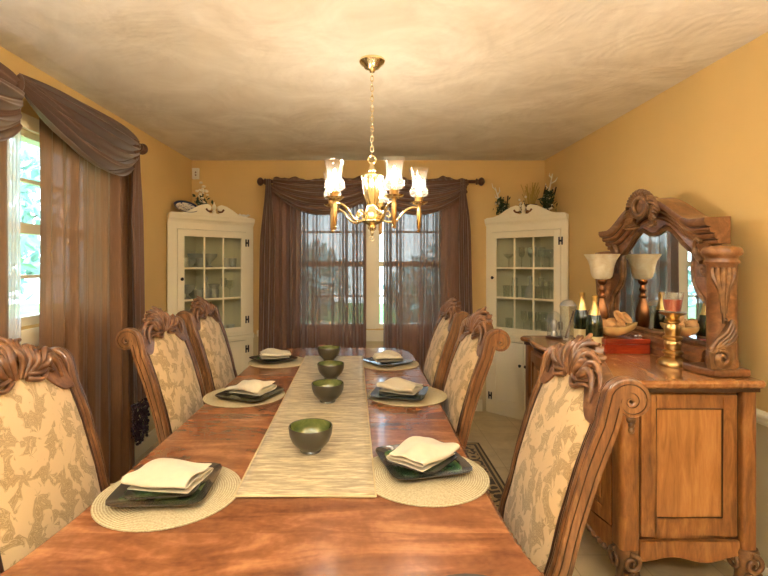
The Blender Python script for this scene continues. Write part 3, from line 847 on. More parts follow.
# (x of back scroll, y, side, label)
chairs = [
 (.722, 1.50, 1, 'ornate carved dining chair nearest on the right, in front of the sideboard'),
 (.624, 2.37, 1, 'carved dining chair in the middle of the right side, between the two other right chairs'),
 (.630, 3.17, 1, 'carved dining chair farthest on the right side, against the back window curtain'),
 (-1.115, 1.40, -1, 'carved dining chair nearest on the left, cut off by the left edge of the photo'),
 (-1.104, 2.40, -1, 'carved dining chair in the middle of the left side, beside the brown curtain'),
 (-1.162, 3.20, -1, 'carved dining chair farthest on the left side, in front of the left corner cabinet'),
]
for i, (xs, y, sd, lb) in enumerate(chairs):
    loc = (xs-sd*.47, y, RZ); rz = sd*pi/2-(radians(4.5) if i == 0 else 0)
    o = ch if i == 0 else dup(ch, loc, rz)
    o.location = loc; o.rotation_euler = (0, 0, rz); o['label'] = lb; o['group'] = 'dining chairs around the table'

# ------------------------------------------------------------------ corner cabinets
def corner_cabinet(name_label, cx, cy, rz, W):
    t = T('corner_cabinet', name_label, 'cabinet', (cx, cy, 0), rz)
    h = W/2; Zt = 1.86
    # face frame
    f = MB(); ft = .022; dx = .335
    f.box(-h, -dx, 0, ft, 0, Zt).box(dx, h, 0, ft, 0, Zt)
    f.box(-dx, dx, 0, ft, 1.735, Zt).box(-dx, dx, 0, ft, .705, .785).box(-dx, dx, 0, ft, 0, .085).box(-.012, .012, 0, ft, .085, .705)
    P('face_frame', f, M_cream, t, smooth=False, bevel=.002)
    b = MB(); th = .014
    r2 = sqrt(.5)
    for sg in (-1, 1):      # two back panels along the room walls
        vs = [(sg*(h-.004), ft, z) for z in (0, Zt)]+[(0, h-.004+ft-ft, z) for z in (0, Zt)]
        a0 = Vector((sg*(h-.03), ft+.002, 0)); a1 = Vector((0, h-.03+ft+.002-.03, 0)); nn = Vector((-sg*r2, -r2, 0))
        b.prism([(0,0),(1,0),(1,1),(0,1)], lambda a, z, d: tuple(a0.lerp(a1, a)+nn*d*th+Vector((0,0,z*Zt))), 0, 1)
    P('back_panel', b, M_cabin, t, smooth=False)
    def tri(z0, z1, ins):
        return MB().prism([(-h+ins, ft+.001), (h-ins, ft+.001), (.0, h-ins)], lambda a, c_, d: (a, c_, d), z0, z1)
    P('cabinet_top', tri(Zt-.02, Zt, .02), M_cream, t, smooth=False)
    P('cabinet_base', tri(.0, .06, .03), M_cream, t, smooth=False)
    for z in (.80, 1.11, 1.395): P('shelf', tri(z-.015, z, .05), M_cabin, t, smooth=False)
    # cornice moulding and waist moulding
    m = MB().prism([(0,1.795),(-.008,1.795),(-.012,1.81),(-.024,1.825),(-.028,1.845),(-.034,1.86),(0,1.86)], lambda a, z, d: (d, a, z), -h, h)
    P('cornice', m, M_cream, t, smooth=False)
    m = MB().prism([(0,.715),(-.010,.715),(-.016,.735),(-.012,.75),(-.020,.765),(0,.765)], lambda a, z, d: (d, a, z), -h, h)
    P('waist_moulding', m, M_cream, t, smooth=False)
    # swan neck pediment
    up = [(-h,1.86),(-h+.02,1.872),(-.30,1.875),(-.24,1.892),(-.18,1.928),(-.12,1.957),(-.07,1.968),(-.042,1.958),(-.03,1.938),(-.038,1.918),(-.058,1.912),(-.075,1.920),(-.070,1.902),(-.045,1.885),(-.018,1.886),(-.012,1.90)]
    poly = [(x, z) for x, z in up]+[(-x, z) for x, z in reversed(up)]
    P('pediment', MB().prism([(x, z) for x, z in reversed(poly)], lambda a, z, d: (a, d, z), -.026, -.002), M_cream, t, smooth=False, bevel=.002)
    P('finial', MB().lathe([(.016,1.892),(.018,1.905),(.010,1.915),(.017,1.93),(.02,1.945),(.012,1.962),(.006,1.975),(.003,1.99)], (0, -.014, 0), 14), M_cream, t)
    for sg in (-1, 1):
        g = MB()
        p = smoothcurve([(sg*.085, -.030, 1.925), (sg*.068, -.032, 1.905), (sg*.045, -.032, 1.900), (sg*.03, -.030, 1.908)], 5)
        g.tube(p, [.009-.004*i/len(p) for i in range(len(p))], 7); P('scroll_rosette', g, M_bronze, t)
    # glazed door
    d = MB(); g0, g1 = -.275, .275; z0, z1 = .79, 1.73; gz0, gz1 = .835, 1.672; y0, y1 = -.014, .0
    d.box(-.335, g0, y0, y1, z0, z1).box(g1, .335, y0, y1, z0, z1).box(g0, g1, y0, y1, z0, gz0).box(g0, g1, y0, y1, gz1, z1)
    gw = (g1-g0)/3; gh = (gz1-gz0)/3
    for k in (1, 2):
        d.box(g0+gw*k-.008, g0+gw*k+.008, y0+.002, y1-.001, gz0, gz1)
        d.box(g0, g1, y0+.0025, y1-.0015, gz0+gh*k-.008, gz0+gh*k+.008)
    dr = P('glazed_door', d, M_cream, t, smooth=False, bevel=.0015)
    P('glass', MB().box(g0, g1, .001, .004, gz0, gz1), M_cabglass, dr, smooth=False)
    P('knob', MB().lathe([(.006,0),(.006,.012),(.013,.018),(.015,.024),(.010,.030),(.001,.032)], (-.305, y0, 1.30), 14, Matrix.Rotation(radians(90), 3, 'X')), M_black, dr)
    def hinge(par, x, z):
        q = MB().box(x-.020, x-.008, y0-.004, y0, z-.034, z+.034).box(x+.006, x+.018, y0-.004, y0+.0, z-.034, z+.034).box(x-.008, x+.006, y0-.006, y0-.001, z-.008, z+.008)
        P('hinge', q, M_black, par, smooth=False)
    hinge(dr, .338, 1.63); hinge(dr, .338, .90)
    for sg, a, b_ in ((-1, -.335, -.004), (1, .004, .335)):
        q = MB(); s = .05
        q.box(a, a+s, y0, y1, .09, .70).box(b_-s, b_, y0, y1, .09, .70).box(a+s, b_-s, y0, y1, .09, .15).box(a+s, b_-s, y0, y1, .64, .70)
        q.box(a+s, b_-s, y0+.006, y1, .15, .64)
        ld = P('lower_door', q, M_cream, t, smooth=False, bevel=.0015)
        P('knob', MB().lathe([(.006,0),(.006,.012),(.012,.018),(.014,.024),(.009,.030),(.001,.032)], (-sg*-.028, y0, .50), 14, Matrix.Rotation(radians(90), 3, 'X')), M_black, ld)
        for z in (.62, .17): hinge(ld, sg*.338, z)
    return t
cabL = corner_cabinet('cream corner cabinet with glass door in the left back corner', -1.375, 4.265, radians(45), .826)
cabR = corner_cabinet('cream corner cabinet with glass door in the right back corner', 1.452, 4.285, radians(-45), .785)

# glassware in the cabinets
def gl(prof, n=20, mod=None): return MB().lathe(prof, (0,0,0), n, None, False, mod)
cut = lambda a, z: 1+.035*sin(12*a)
G = {
 'goblet': (gl([(.001,.002),(.032,.002),(.032,.005),(.006,.010),(.0045,.07),(.010,.082),(.030,.10),(.038,.13),(.036,.165),(.0345,.165),(.036,.13),(.028,.102),(.001,.09)]), M_glass),
 'wine_glass': (gl([(.001,.002),(.03,.002),(.03,.004),(.005,.009),(.004,.09),(.02,.105),(.029,.135),(.027,.19),(.0257,.19),(.027,.135),(.018,.107),(.001,.10)]), M_glass),
 'tumbler': (gl([(.001,.0),(.03,0),(.034,.115),(.0325,.115),(.029,.01),(.001,.01)]), M_glass),
 'coupe_glass': (gl([(.001,.002),(.032,.002),(.032,.005),(.005,.01),(.0045,.08),(.02,.09),(.045,.112),(.05,.13),(.0485,.13),(.043,.114),(.018,.094),(.001,.088)]), M_glass),
 'crystal_bowl': (gl([(.001,0),(.035,0),(.04,.008),(.065,.04),(.078,.075),(.075,.075),(.062,.042),(.036,.014),(.001,.012)], 36, cut), M_crystal),
 'footed_crystal_bowl': (gl([(.001,0),(.042,0),(.042,.006),(.012,.02),(.012,.05),(.035,.065),(.065,.10),(.072,.13),(.069,.13),(.06,.10),(.03,.07),(.001,.065)], 36, cut), M_crystal),
 'crystal_tumbler': (gl([(.001,0),(.032,0),(.038,.09),(.035,.09),(.029,.012),(.001,.012)], 36, cut), M_crystal),
 'decanter': (gl([(.001,0),(.045,0),(.05,.02),(.048,.07),(.03,.105),(.014,.125),(.013,.15),(.018,.158),(.013,.16),(.016,.175),(.018,.19),(.010,.205),(.001,.208)], 24, cut), M_crystal),
 'cup': (gl([(.001,0),(.02,0),(.022,.004),(.034,.03),(.038,.055),(.036,.055),(.031,.03),(.001,.01)]), plain('blue white china cup', (206,210,206), .25)),
}
WORDS = {'goblet':'clear stemmed goblet','wine_glass':'tall clear wine glass','tumbler':'plain clear tumbler','coupe_glass':'wide shallow coupe glass','crystal_bowl':'cut crystal bowl','footed_crystal_bowl':'footed cut crystal bowl','crystal_tumbler':'short cut crystal tumbler','decanter':'stoppered crystal decanter','cup':'small blue and white cup'}
CATS = {'goblet':'glass','wine_glass':'glass','tumbler':'glass','coupe_glass':'glass','crystal_bowl':'bowl','footed_crystal_bowl':'bowl','crystal_tumbler':'glass','decanter':'decanter','cup':'cup'}
PROTO = {}
def put(kind, cab, cabword, x, y, shelf):
    z = {'lowest': .80, 'middle': 1.11, 'top': 1.395}[shelf]
    if kind not in PROTO: o = PROTO[kind] = P(kind, G[kind][0], G[kind][1])
    else: o = PROTO[kind].copy(); COL.objects.link(o)
    p = cab.matrix_basis @ Vector((x, y, z+.0008)); o.location = p; o.rotation_euler = (0, 0, x*9)
    tag(o, f"{WORDS[kind]} on the {shelf} shelf inside the {cabword} corner cabinet", CATS[kind], f"{WORDS[kind]}s on the {shelf} shelf of the {cabword} cabinet")
R_ = [('coupe_glass',-.205,.10,'top'),('wine_glass',-.07,.09,'top'),('wine_glass',-.01,.15,'top'),('wine_glass',.045,.09,'top'),('goblet',.12,.10,'top'),('goblet',.20,.085,'top'),('wine_glass',-.04,.24,'top'),('wine_glass',.08,.2,'top'),('goblet',.15,.18,'top'),
 ('tumbler',-.22,.08,'middle'),('wine_glass',-.155,.12,'middle'),('tumbler',-.13,.07,'middle'),('decanter',.0,.12,'middle'),('tumbler',-.075,.16,'middle'),('tumbler',.09,.10,'middle'),('goblet',.155,.09,'middle'),('goblet',.22,.085,'middle'),('tumbler',.12,.19,'middle'),('wine_glass',.06,.22,'middle'),
 ('tumbler',-.2,.09,'lowest'),('wine_glass',-.05,.09,'lowest'),('wine_glass',.015,.1,'lowest'),('wine_glass',.075,.085,'lowest'),('wine_glass',.14,.1,'lowest'),('wine_glass',.205,.085,'lowest'),('goblet',-.01,.19,'lowest'),('goblet',.08,.19,'lowest'),('goblet',.15,.18,'lowest')]
L_ = [('crystal_bowl',-.19,.12,'top'),('footed_crystal_bowl',-.075,.20,'top'),('footed_crystal_bowl',.02,.12,'top'),('crystal_tumbler',-.085,.075,'top'),('crystal_bowl',.04,.265,'top'),('crystal_tumbler',.17,.08,'top'),('crystal_tumbler',.235,.08,'top'),('crystal_tumbler',-.235,.062,'top') ,
 ('footed_crystal_bowl',-.19,.12,'middle'),('crystal_bowl',-.08,.18,'middle'),('decanter',-.02,.10,'middle'),('crystal_tumbler',.055,.08,'middle'),('footed_crystal_bowl',.08,.19,'middle'),('wine_glass',.155,.10,'middle'),('goblet',.21,.085,'middle'),('crystal_tumbler',-.11,.075,'middle'),
 ('cup',.13,.08,'lowest'),('cup',.215,.08,'lowest'),('crystal_bowl',.01,.13,'lowest'),('crystal_tumbler',-.2,.09,'lowest'),('crystal_tumbler',-.11,.09,'lowest')]
for k, x, y, s in R_: put(k, cabR, 'right', x, y, s)
for k, x, y, s in L_: put(k, cabL, 'left', x, y, s)

# ornaments on top of the cabinets
def leafclump(mb, c, r, n, seed, s=.02):
    rnd = random.Random(seed)
    for _ in range(n):
        p = Vector(c)+Vector((rnd.gauss(0, r), rnd.gauss(0, r), rnd.gauss(0, r)))
        d = Vector((rnd.gauss(0,1), rnd.gauss(0,1), rnd.gauss(0,1))).normalized(); b = d.orthogonal().normalized(); k = s*rnd.uniform(.7, 1.4); n_ = d.cross(b)*.004
        mb.add([p-d*k, p+b*k*.5+n_, p+d*k, p-b*k*.5+n_], [(0,1,2,3)])
def twig_group(label, loc, lean, h, seed, dark=False):
    rnd = random.Random(seed); t = T('twig_arrangement', label, 'decoration', loc)
    b = MB(); tips = []
    main = smoothcurve([(0,0,0), (lean*.25, .01, h*.35), (lean*.7, 0, h*.7), (lean, -.01, h)], 5)
    b.tube(main, [.012-.009*i/len(main) for i in range(len(main))], 7)
    for k in range(5):
        q = main[int(len(main)*(.35+.12*k))]; sg = 1 if k % 2 else -1
        e_ = Vector((q.x+sg*rnd.uniform(.025,.05)+lean*.15, q.y-.01, q.z+rnd.uniform(.04,.08)))
        b.tube([q, (q+e_)/2+Vector((sg*.012,0,-.004)), e_], [.006,.005,.0015], 6); tips.append(e_)
    P('branch', b, M_twig, t)
    d = MB(); d.tube(smoothcurve([(.01,0,0),(-lean*.2,.02,h*.4),(-lean*.1+.02,.02,h*.75)], 5), .006, 6)
    d.tube(smoothcurve([(-.01,0,0),(lean*.7+.02,.015,h*.3),(lean*.9+.05,.015,h*.7)], 5), .006, 6); P('dark_branch', d, M_twigd, t)
    m = MB(); leafclump(m, (lean*.25, -.02, h*.30), .030, 70, seed, .026); leafclump(m, (lean*.55, -.02, h*.52), .020, 34, seed+1, .026); P('leaves', m, M_leaf, t, smooth=False)
    fl_ = MB()
    for k in range(7): fl_.sphere((lean*.3+rnd.gauss(0,.025), -.03, h*.3+rnd.gauss(0,.03)), .010, 8, 6)
    P('berries', fl_, M_petal, t)
twig_group('bleached twigs with green leaves leaning left on the right corner cabinet', (1.345, 4.50, 1.861), -.10, .30, 31)
twig_group('tall bleached twigs with green leaves on the right end of the right corner cabinet', (1.625, 4.235, 1.861), .06, .38, 34)
t = T('grass_basket', 'small brown basket of dried golden grass on the right corner cabinet', 'decoration', (1.535, 4.36, 1.861))
P('basket', MB().lathe([(.04,0),(.055,.06),(.06,.12),(.055,.12),(.05,.06),(.001,.02)], (0,0,0), 18, cap=False), M_basket, t)
g = MB(); rnd = random.Random(5)
for k in range(46):
    a = rnd.uniform(0, 6.28); r = rnd.uniform(.02, .085); h_ = rnd.uniform(.2, .33)
    g.tube([(.02*cos(a), .02*sin(a), .05), (r*.6*cos(a), r*.6*sin(a), h_*.7), (r*cos(a), r*sin(a), h_)], [.002,.002,.004], 4)
q = P('dried_grass', g, M_grassg, t)
t = T('flower_sprig', 'white flower cluster with leaves behind the finial of the right corner cabinet', 'decoration', (1.452, 4.33, 1.861))
g = MB(); leafclump(g, (0,0,.09), .02, 30, 9, .018); P('leaves', g, M_leaf, t, smooth=False)
g = MB()
for k in range(14): g.sphere((rnd.gauss(0,.02), rnd.gauss(0,.012)-.01, .11+rnd.gauss(0,.03)), .011, 8, 6)
P('blossoms', g, M_petal, t); P('stem', MB().tube([(0,0,0),(.005,0,.06),(0,0,.12)], .006, 6), M_twigd, t)
# left cabinet
t = T('flower_bouquet', 'bouquet of white flowers and dark leaves on the left corner cabinet', 'flowers', (-1.50, 4.30, 1.861))
P('vase', MB().lathe([(.03,0),(.04,.03),(.03,.07),(.022,.09),(.026,.1)], (0,0,0), 16), M_basket, t)
g = MB(); leafclump(g, (0,0,.14), .03, 50, 12, .02); leafclump(g, (-.07,.01,.06), .03, 30, 13, .02); P('leaves', g, M_leaf, t, smooth=False)
g = MB()
for k in range(22): g.sphere((rnd.gauss(.015,.03), rnd.gauss(-.01,.02), .19+rnd.gauss(0,.045)), rnd.uniform(.012,.02), 8, 6, (1,1,.7))
P('blossoms', g, M_petal, t); P('stem', MB().tube([(0,0,.08),(.01,0,.15),(.02,0,.22)], .006, 6), M_leaf, t)
pm_ = MB().lathe([(.001,.004),(.075,.004),(.105,.018),(.105,.014),(.075,0),(.001,0)], (0,0,0), 36)
q = P('china_plate', pm_, M_china); q.location = (-1.575, 4.135, 1.861+.062)
q.rotation_euler = (radians(34), 0, radians(40)); tag(q, 'blue patterned china plate leaning upright on the left corner cabinet', 'plate')
t = T('bird_figurine', 'small white bird figurine on the right end of the left corner cabinet', 'figurine', (-1.165, 4.50, 1.861))
P('body', MB().sphere((0,0,.022), .022, 14, 10, (1.6,.9,1)).sphere((-.034,0,.038), .013, 10, 8), M_white, t); P('tail', MB().tube([(.02,0,.024),(.05,0,.035),(.065,0,.03)], [.014,.009,.003], 8), M_white, t)
# door chime on the wall
t = T('door_chime', 'small white wall box with two round buttons in the left back corner', 'wall box', (-1.643, YB-.0005, 2.255))
P('housing', MB().box(-.032, .032, -.03, 0, 0, .105), M_white, t, smooth=False, bevel=.004)
for z in (.035, .062): P('button', MB().lathe([(.007,0),(.007,.004),(.001,.005)], (.004, -.03, z), 12, Matrix.Rotation(radians(90), 3, 'X')), M_bronze, t)

# ------------------------------------------------------------------ chandelier
CX, CY = .035, 2.327
cd = T('chandelier', 'brass five arm chandelier with clear glass shades hanging over the table', 'chandelier', (CX, CY, 1.55))
P('ceiling_canopy', MB().lathe([(.062,2.4395),(.064,2.43),(.058,2.42),(.045,2.412),(.038,2.40),(.018,2.392),(.012,2.38),(.001,2.378)], (CX, CY, 0), 32), M_brass, cd, world=True)
nl = 17; zt, zb_ = 2.385, 1.962
for k in range(nl):
    z = zt-(zt-zb_)*(k+.5)/nl; hh = (zt-zb_)/nl*.66; pts = []
    for j in range(14):
        a = 2*pi*j/14; q = .0075*cos(a); pts.append((CX+(q if k % 2 else 0), CY+(0 if k % 2 else q), z+hh*sin(a)))
    P('chain_link', MB().tube(pts, .0021, 6, closed=True), M_brass, cd, world=True)
P('loop', MB().tube([(CX+.019*cos(2*pi*j/20), CY, 1.947+.019*sin(2*pi*j/20)) for j in range(20)], .004, 8, closed=True), M_brass, cd, world=True)
P('urn', MB().lathe([(.008,1.93),(.010,1.915),(.018,1.898),(.022,1.89),(.012,1.88),(.040,1.872),(.056,1.866),(.056,1.860),(.048,1.85),(.047,1.82),(.042,1.785),(.033,1.75),(.024,1.725),(.022,1.715),(.03,1.705)], (CX, CY, 0), 60, None, True, lambda a, z: 1+(.07*sin(10*a+z*30) if z < 1.852 else 0)), M_brass, cd, world=True, ang=80)
P('hub', MB().lathe([(.03,1.706),(.035,1.69),(.05,1.68),(.052,1.662),(.045,1.655),(.058,1.648),(.060,1.64),(.035,1.63),(.018,1.622),(.022,1.61),(.018,1.60),(.008,1.592),(.010,1.583),(.002,1.568)], (CX, CY, 0), 32), M_brass, cd, world=True)
P('hanging_ring', MB().tube([(CX+.010*cos(2*pi*j/14), CY, 1.557+.013*sin(2*pi*j/14)) for j in range(14)], .0015, 6, closed=True), M_brass, cd, world=True)
for k in range(5):
    a = radians(78+72*k); ux, uy = cos(a), sin(a); R = .236
    at = lambda r, z: (CX+r*ux, CY+r*uy, z)
    pts = smoothcurve([at(.04,1.652), at(.085,1.638), at(.125,1.65), at(.16,1.69), at(.20,1.712), at(R,1.71)], 6)
    arm = P('arm', MB().tube(pts, .0062, 10), M_brass, cd, world=True)
    c0 = (CX+R*ux, CY+R*uy, 0)
    # small inner curl between hub and urn
    P('curl', MB().tube(smoothcurve([at(.046,1.672), at(.075,1.692), at(.092,1.678), at(.085,1.662), at(.074,1.67)], 5), .0045, 8), M_brass, arm, world=True)
    P('candle_tail', MB().lathe([(.002,1.588),(.008,1.594),(.010,1.60),(.007,1.606),(.011,1.615),(.012,1.70),(.009,1.712),(.013,1.725)], c0, 16), M_brass2, arm, world=True)
    P('drip_pan', MB().lathe([(.012,1.722),(.030,1.726),(.044,1.737),(.045,1.739),(.030,1.731),(.012,1.730)], c0, 28, cap=False), M_brass, arm, world=True)
    P('socket_cup', MB().lathe([(.020,1.731),(.021,1.755),(.024,1.762),(.015,1.764),(.009,1.775),(.009,1.79),(.001,1.791)], c0, 20), M_brass2, arm, world=True)
    P('glass_shade', MB().lathe([(.023,1.763),(.036,1.768),(.0455,1.783),(.0465,1.798),(.040,1.812),(.034,1.822),(.0345,1.845),(.040,1.878),(.050,1.905),(.0485,1.905),(.0388,1.878),(.0333,1.845),(.0328,1.822),(.0388,1.811),(.0452,1.798),(.0442,1.784),(.035,1.770),(.023,1.765)], c0, 36, cap=False), M_shade, arm, world=True)
    P('bulb', MB().lathe([(.006,1.79),(.011,1.80),(.0145,1.815),(.013,1.832),(.008,1.85),(.003,1.866),(.0005,1.87)], c0, 16), M_bulb, arm, world=True)
# unseen fill lights, added behind the camera to brighten the room
t = T('fill_dome', 'round flush fill light added on the ceiling behind the viewer', 'fill light', (0, -1.0, ZC-.1))
P('rim', MB().lathe([(.20,.0995),(.21,.08),(.20,.07),(.19,.075)], (0,0,0), 32), M_brass, t)
P('glass_dome', MB().lathe([(.19,.075),(.17,.04),(.11,.012),(.001,0)], (0,0,0), 32, cap=False), M_fill_dome, t)
for x in (-1.3, 1.35):  # pair of added uplights, out of view, to lift ceiling and walls
    t = T('fill_uplight', ('left' if x < 0 else 'right')+' of two added brass fill uplights behind the viewer', 'floor lamp', (x, -.15, 0), 0, 'added fill uplights behind the viewer')
    P('base', MB().lathe([(.14,0),(.14,.015),(.05,.03),(.016,.05)], (0,0,0), 28), M_brass, t)
    P('pole', MB().lathe([(.013,.03),(.013,1.62)], (0,0,0), 14), M_brass, t)
    b_ = P('fill_bowl', MB().lathe([(.02,1.60),(.08,1.63),(.15,1.69),(.18,1.75),(.175,1.75),(.145,1.695),(.07,1.64),(.01,1.625)], (0,0,0), 32, cap=False), M_white, t)
    P('bulb', MB().sphere((0,0,1.68), .045, 16, 10), M_fill_up, b_)

# ------------------------------------------------------------------ sideboard
SZ = .95; SY0, SY1 = 1.955, 3.135; SX0, SX1 = 1.06, 1.635
sb = T('sideboard', 'ornate carved wooden sideboard along the right wall', 'sideboard', ((SX0+SX1)/2, (SY0+SY1)/2, 0))
def bow(y):            # serpentine front, x of the front face
    u = (y-SY0)/(SY1-SY0); return SX0+.03+.012*cos(2*pi*u*2)-.022*sin(pi*u)
ysb = [SY0+.09+(SY1-SY0-.18)*i/40 for i in range(41)]
poly = [(bow(y), y) for y in ysb]+[(SX1-.02, SY1-.02), (SX1-.02, SY0+.03)]
poly = [(SX0+.06, SY0+.03)]+poly[:41]+[(SX0+.06, SY1-.02)]+poly[41:]
P('carcass', MB().prism([(a, b) for a, b in poly], lambda a, b, d: (a, b, d), .24, SZ-.035), M_side, sb, world=True, smooth=False)
# top with moulded edge following the front
def topo(k):
    pts = [(SX0-.03-k, SY0-.028-k), ] + [(bow(y)-.035-k, y) for y in ysb] + [(SX0-.03-k, SY1+.028+k), (SX1+.005, SY1+.028+k), (SX1+.005, SY0-.028-k)]
    pts[0] = (SX0-.0-k, SY0-.028-k); pts.insert(1, (SX0-.028-k, SY0+.02)); 
    pts[-3] = (SX0-.0-k, SY1+.028+k); pts.insert(len(pts)-3, (SX0-.028-k, SY1-.02))
    return pts
m = MB(); lv = [(SZ-.036,-.018),(SZ-.030,-.006),(SZ-.024,.0),(SZ-.012,.004),(SZ-.005,.0),(SZ,-.008)]
n = len(topo(0)); vs = []
for z, k in lv: vs += [(x, y, z) for x, y in topo(k)]
fs = [(j*n+i, j*n+(i+1) % n, (j+1)*n+(i+1) % n, (j+1)*n+i) for j in range(len(lv)-1) for i in range(n)]+[tuple(range(n)), tuple(range((len(lv)-1)*n, len(lv)*n))]
m.add(vs, fs); P('top', m, M_sidetop, sb, world=True, ang=25)
P('top_edge_bead', MB().tube([(x, y, SZ-.044) for x, y in topo(-.02)[:-1]]+[(SX1-.0, SY0-.008, SZ-.044)], .007, 8) if False else MB().prism([(a, b) for a, b in topo(-.022)], lambda a, b, d: (a, b, d), SZ-.052, SZ-.036), M_groove, sb, world=True, smooth=False)
def post(x0, x1, y0, y1):
    m = MB(); cx, cy = (x0+x1)/2, (y0+y1)/2; rx, ry = (x1-x0)/2, (y1-y0)/2
    pl_ = []
    for i in range(28):
        a = 2*pi*i/28; k = 5; r = (abs(cos(a))**k+abs(sin(a))**k)**(-1/k); pl_.append((cx+rx*r*cos(a), cy+ry*r*sin(a)))
    m.prism(pl_, lambda a, b, d: (a, b, d), .235, SZ-.05); return m
for (a, b, c_, d) in ((SX0+.005, SX0+.088, SY0, SY0+.085), (SX1-.062, SX1, SY0, SY0+.06), (SX0+.005, SX0+.088, SY1-.085, SY1), (SX1-.062, SX1, SY1-.06, SY1)):
    po = P('corner_post', post(a, b, c_, d), M_side, sb, world=True, ang=50)
    if b < 1.3 and c_ < 2.5:      # carved drop of grapes on the front corner
        g = MB()
        for k in range(7):
            for j in (-1, 0, 1):
                if k > 4 and j: continue
                g.sphere((a-.001, c_+.04+j*.013*(1-k*.1), SZ-.08-k*.022), .0135, 10, 8, (.8,1,1.1)); g.sphere((a+.042+j*.013*(1-k*.1), c_-.001, SZ-.08-k*.022), .0135, 10, 8, (1,.8,1.1))
        P('grape_carving', g, M_carve, po, world=True)
    # carved scroll foot
    f = MB(); cx, cy = (a+b)/2, (c_+d)/2; sgx = -1 if b < 1.3 else 1; sgy = -1 if c_ < 2.5 else 1
    f.lathe([(.036,0),(.044,.02),(.046,.06),(.038,.10),(.034,.15),(.042,.19),(.050,.225),(.044,.238)], (cx, cy, 0), 16)
    def spir(cy_, z_, pl):
        out = []
        for i in range(26):
            q = i/25; r = .034*(1-q)+.006; aa = radians(100)-q*radians(520)
            out.append((cx+r*cos(aa), cy-.047, z_+r*sin(aa)) if pl == 'x' else (cx-.047, cy+r*cos(aa), z_+r*sin(aa)))
        return out
    f.tube(spir(0, .185, 'x'), [.011-.005*i/25 for i in range(26)], 7); f.tube(spir(0, .185, 'y'), [.011-.005*i/25 for i in range(26)], 7)
    for k in (-1, 0, 1): f.tube([(cx+k*.022, cy-.046, .15), (cx+k*.028, cy-.053, .07), (cx+k*.024, cy-.047, .01)], [.012,.013,.008], 7)
    P('foot', f, M_carve, sb, world=True, ang=60)
# near end panel: frame, field, plinth
E0, E1 = SX0+.09, SX1-.064
yn = SY0+.03
def endframe():
    m = MB(); y0, y1 = yn-.014, yn
    m.box(E0+.008, E0+.072, y0, y1, .285, .882); m.box(E1-.066, E1-.008, y0, y1, .285, .882)
    m.box(E0+.072, E1-.066, y0, y1, .822, .882); m.box(E0+.072, E1-.066, y0, y1, .285, .362); return m
ep = P('end_panel', MB().box(E0+.072, E1-.066, yn-.005, yn+.001, .362, .822), M_sidepan, sb, world=True, smooth=False, label='lighter veneered field of the near end')
P('panel_frame', endframe(), M_side, ep, world=True, smooth=False, bevel=.005)
bd = MB()
for x0, x1, z0, z1 in ((E0+.074, E1-.068, .364, .820),):
    bd.tube([(x0,yn-.009,z0),(x1,yn-.009,z0),(x1,yn-.009,z1),(x0,yn-.009,z1)], .004, 6, closed=True)
bd.tube([(E0+.003,yn-.004,.275),(E1-.003,yn-.004,.275),(E1-.003,yn-.004,.89),(E0+.003,yn-.004,.89)], .004, 6, closed=True)
P('panel_bead', bd, M_groove, ep, world=True)
pl_ = [(E0, .268), (E1, .268)]+[(E1-(E1-E0)*i/24, .195+.012*cos(2*pi*i/24*1.5)-.006*sin(pi*i/24)) for i in range(25)]
P('plinth_rail', MB().prism(pl_, lambda a, z, d: (a, d, z), yn-.020, yn+.002), M_side, sb, world=True, smooth=False, bevel=.004)
# front: three doors with raised frames, carved apron
nd = 3; span = (ysb[0], ysb[-1])
for k in range(nd):
    a = span[0]+(span[1]-span[0])*k/nd+.008; b = span[0]+(span[1]-span[0])*(k+1)/nd-.008
    def arc(y0, y1, z0, z1, o0, o1):
        m = MB(); N = 10; yy = [y0+(y1-y0)*i/N for i in range(N+1)]
        m.strip([(bow(y)-o1, y, z0) for y in yy], [(bow(y)-o1, y, z1) for y in yy], [(bow(y)-o0, y, z0) for y in yy], [(bow(y)-o0, y, z1) for y in yy]); return m
    dm = arc(a, b, .29, .87, -.002, .008); dr = P('front_door', dm, M_side, sb, world=True, smooth=False)
    fm = arc(a, a+.05, .29, .87, .008, .02); 
    for x in (arc(b-.05, b, .29, .87, .008, .02), arc(a+.05, b-.05, .29, .35, .008, .02), arc(a+.05, b-.05, .81, .87, .008, .02)): fm.add(x.v, x.f)
    P('door_frame', fm, M_side, dr, world=True, smooth=False, bevel=.004)
    P('raised_panel', arc(a+.07, b-.07, .375, .785, .008, .016), M_sidepan, dr, world=True, smooth=False, bevel=.006)
    P('pull', MB().sphere((bow(a+.03)-.032, a+.03 if k else b-.03, .6), .013, 10, 8), M_bronze, dr, world=True)
ap = MB(); yy = ysb
def apz(y):
    u = (y-yy[0])/(yy[-1]-yy[0]); return .255-.075*abs(sin(pi*u*1.0))**.0*(abs(cos(pi*u)))**3-.012
ap.strip([(bow(y)-.016, y, apz(y)) for y in yy], [(bow(y)-.016, y, .282) for y in yy], [(bow(y)+.01, y, apz(y)) for y in yy], [(bow(y)+.01, y, .282) for y in yy])
apn = P('apron', ap, M_side, sb, world=True, smooth=False)
cvv = MB(); cvv.tube([(bow(y)-.018, y, apz(y)+.006+.004*sin(i*2)) for i, y in enumerate([yy[0]+(yy[-1]-yy[0])*j/160 for j in range(161)])], [.009+.004*sin(i*1.1) for i in range(161)], 8)
P('apron_carving', cvv, M_carve, apn, world=True)

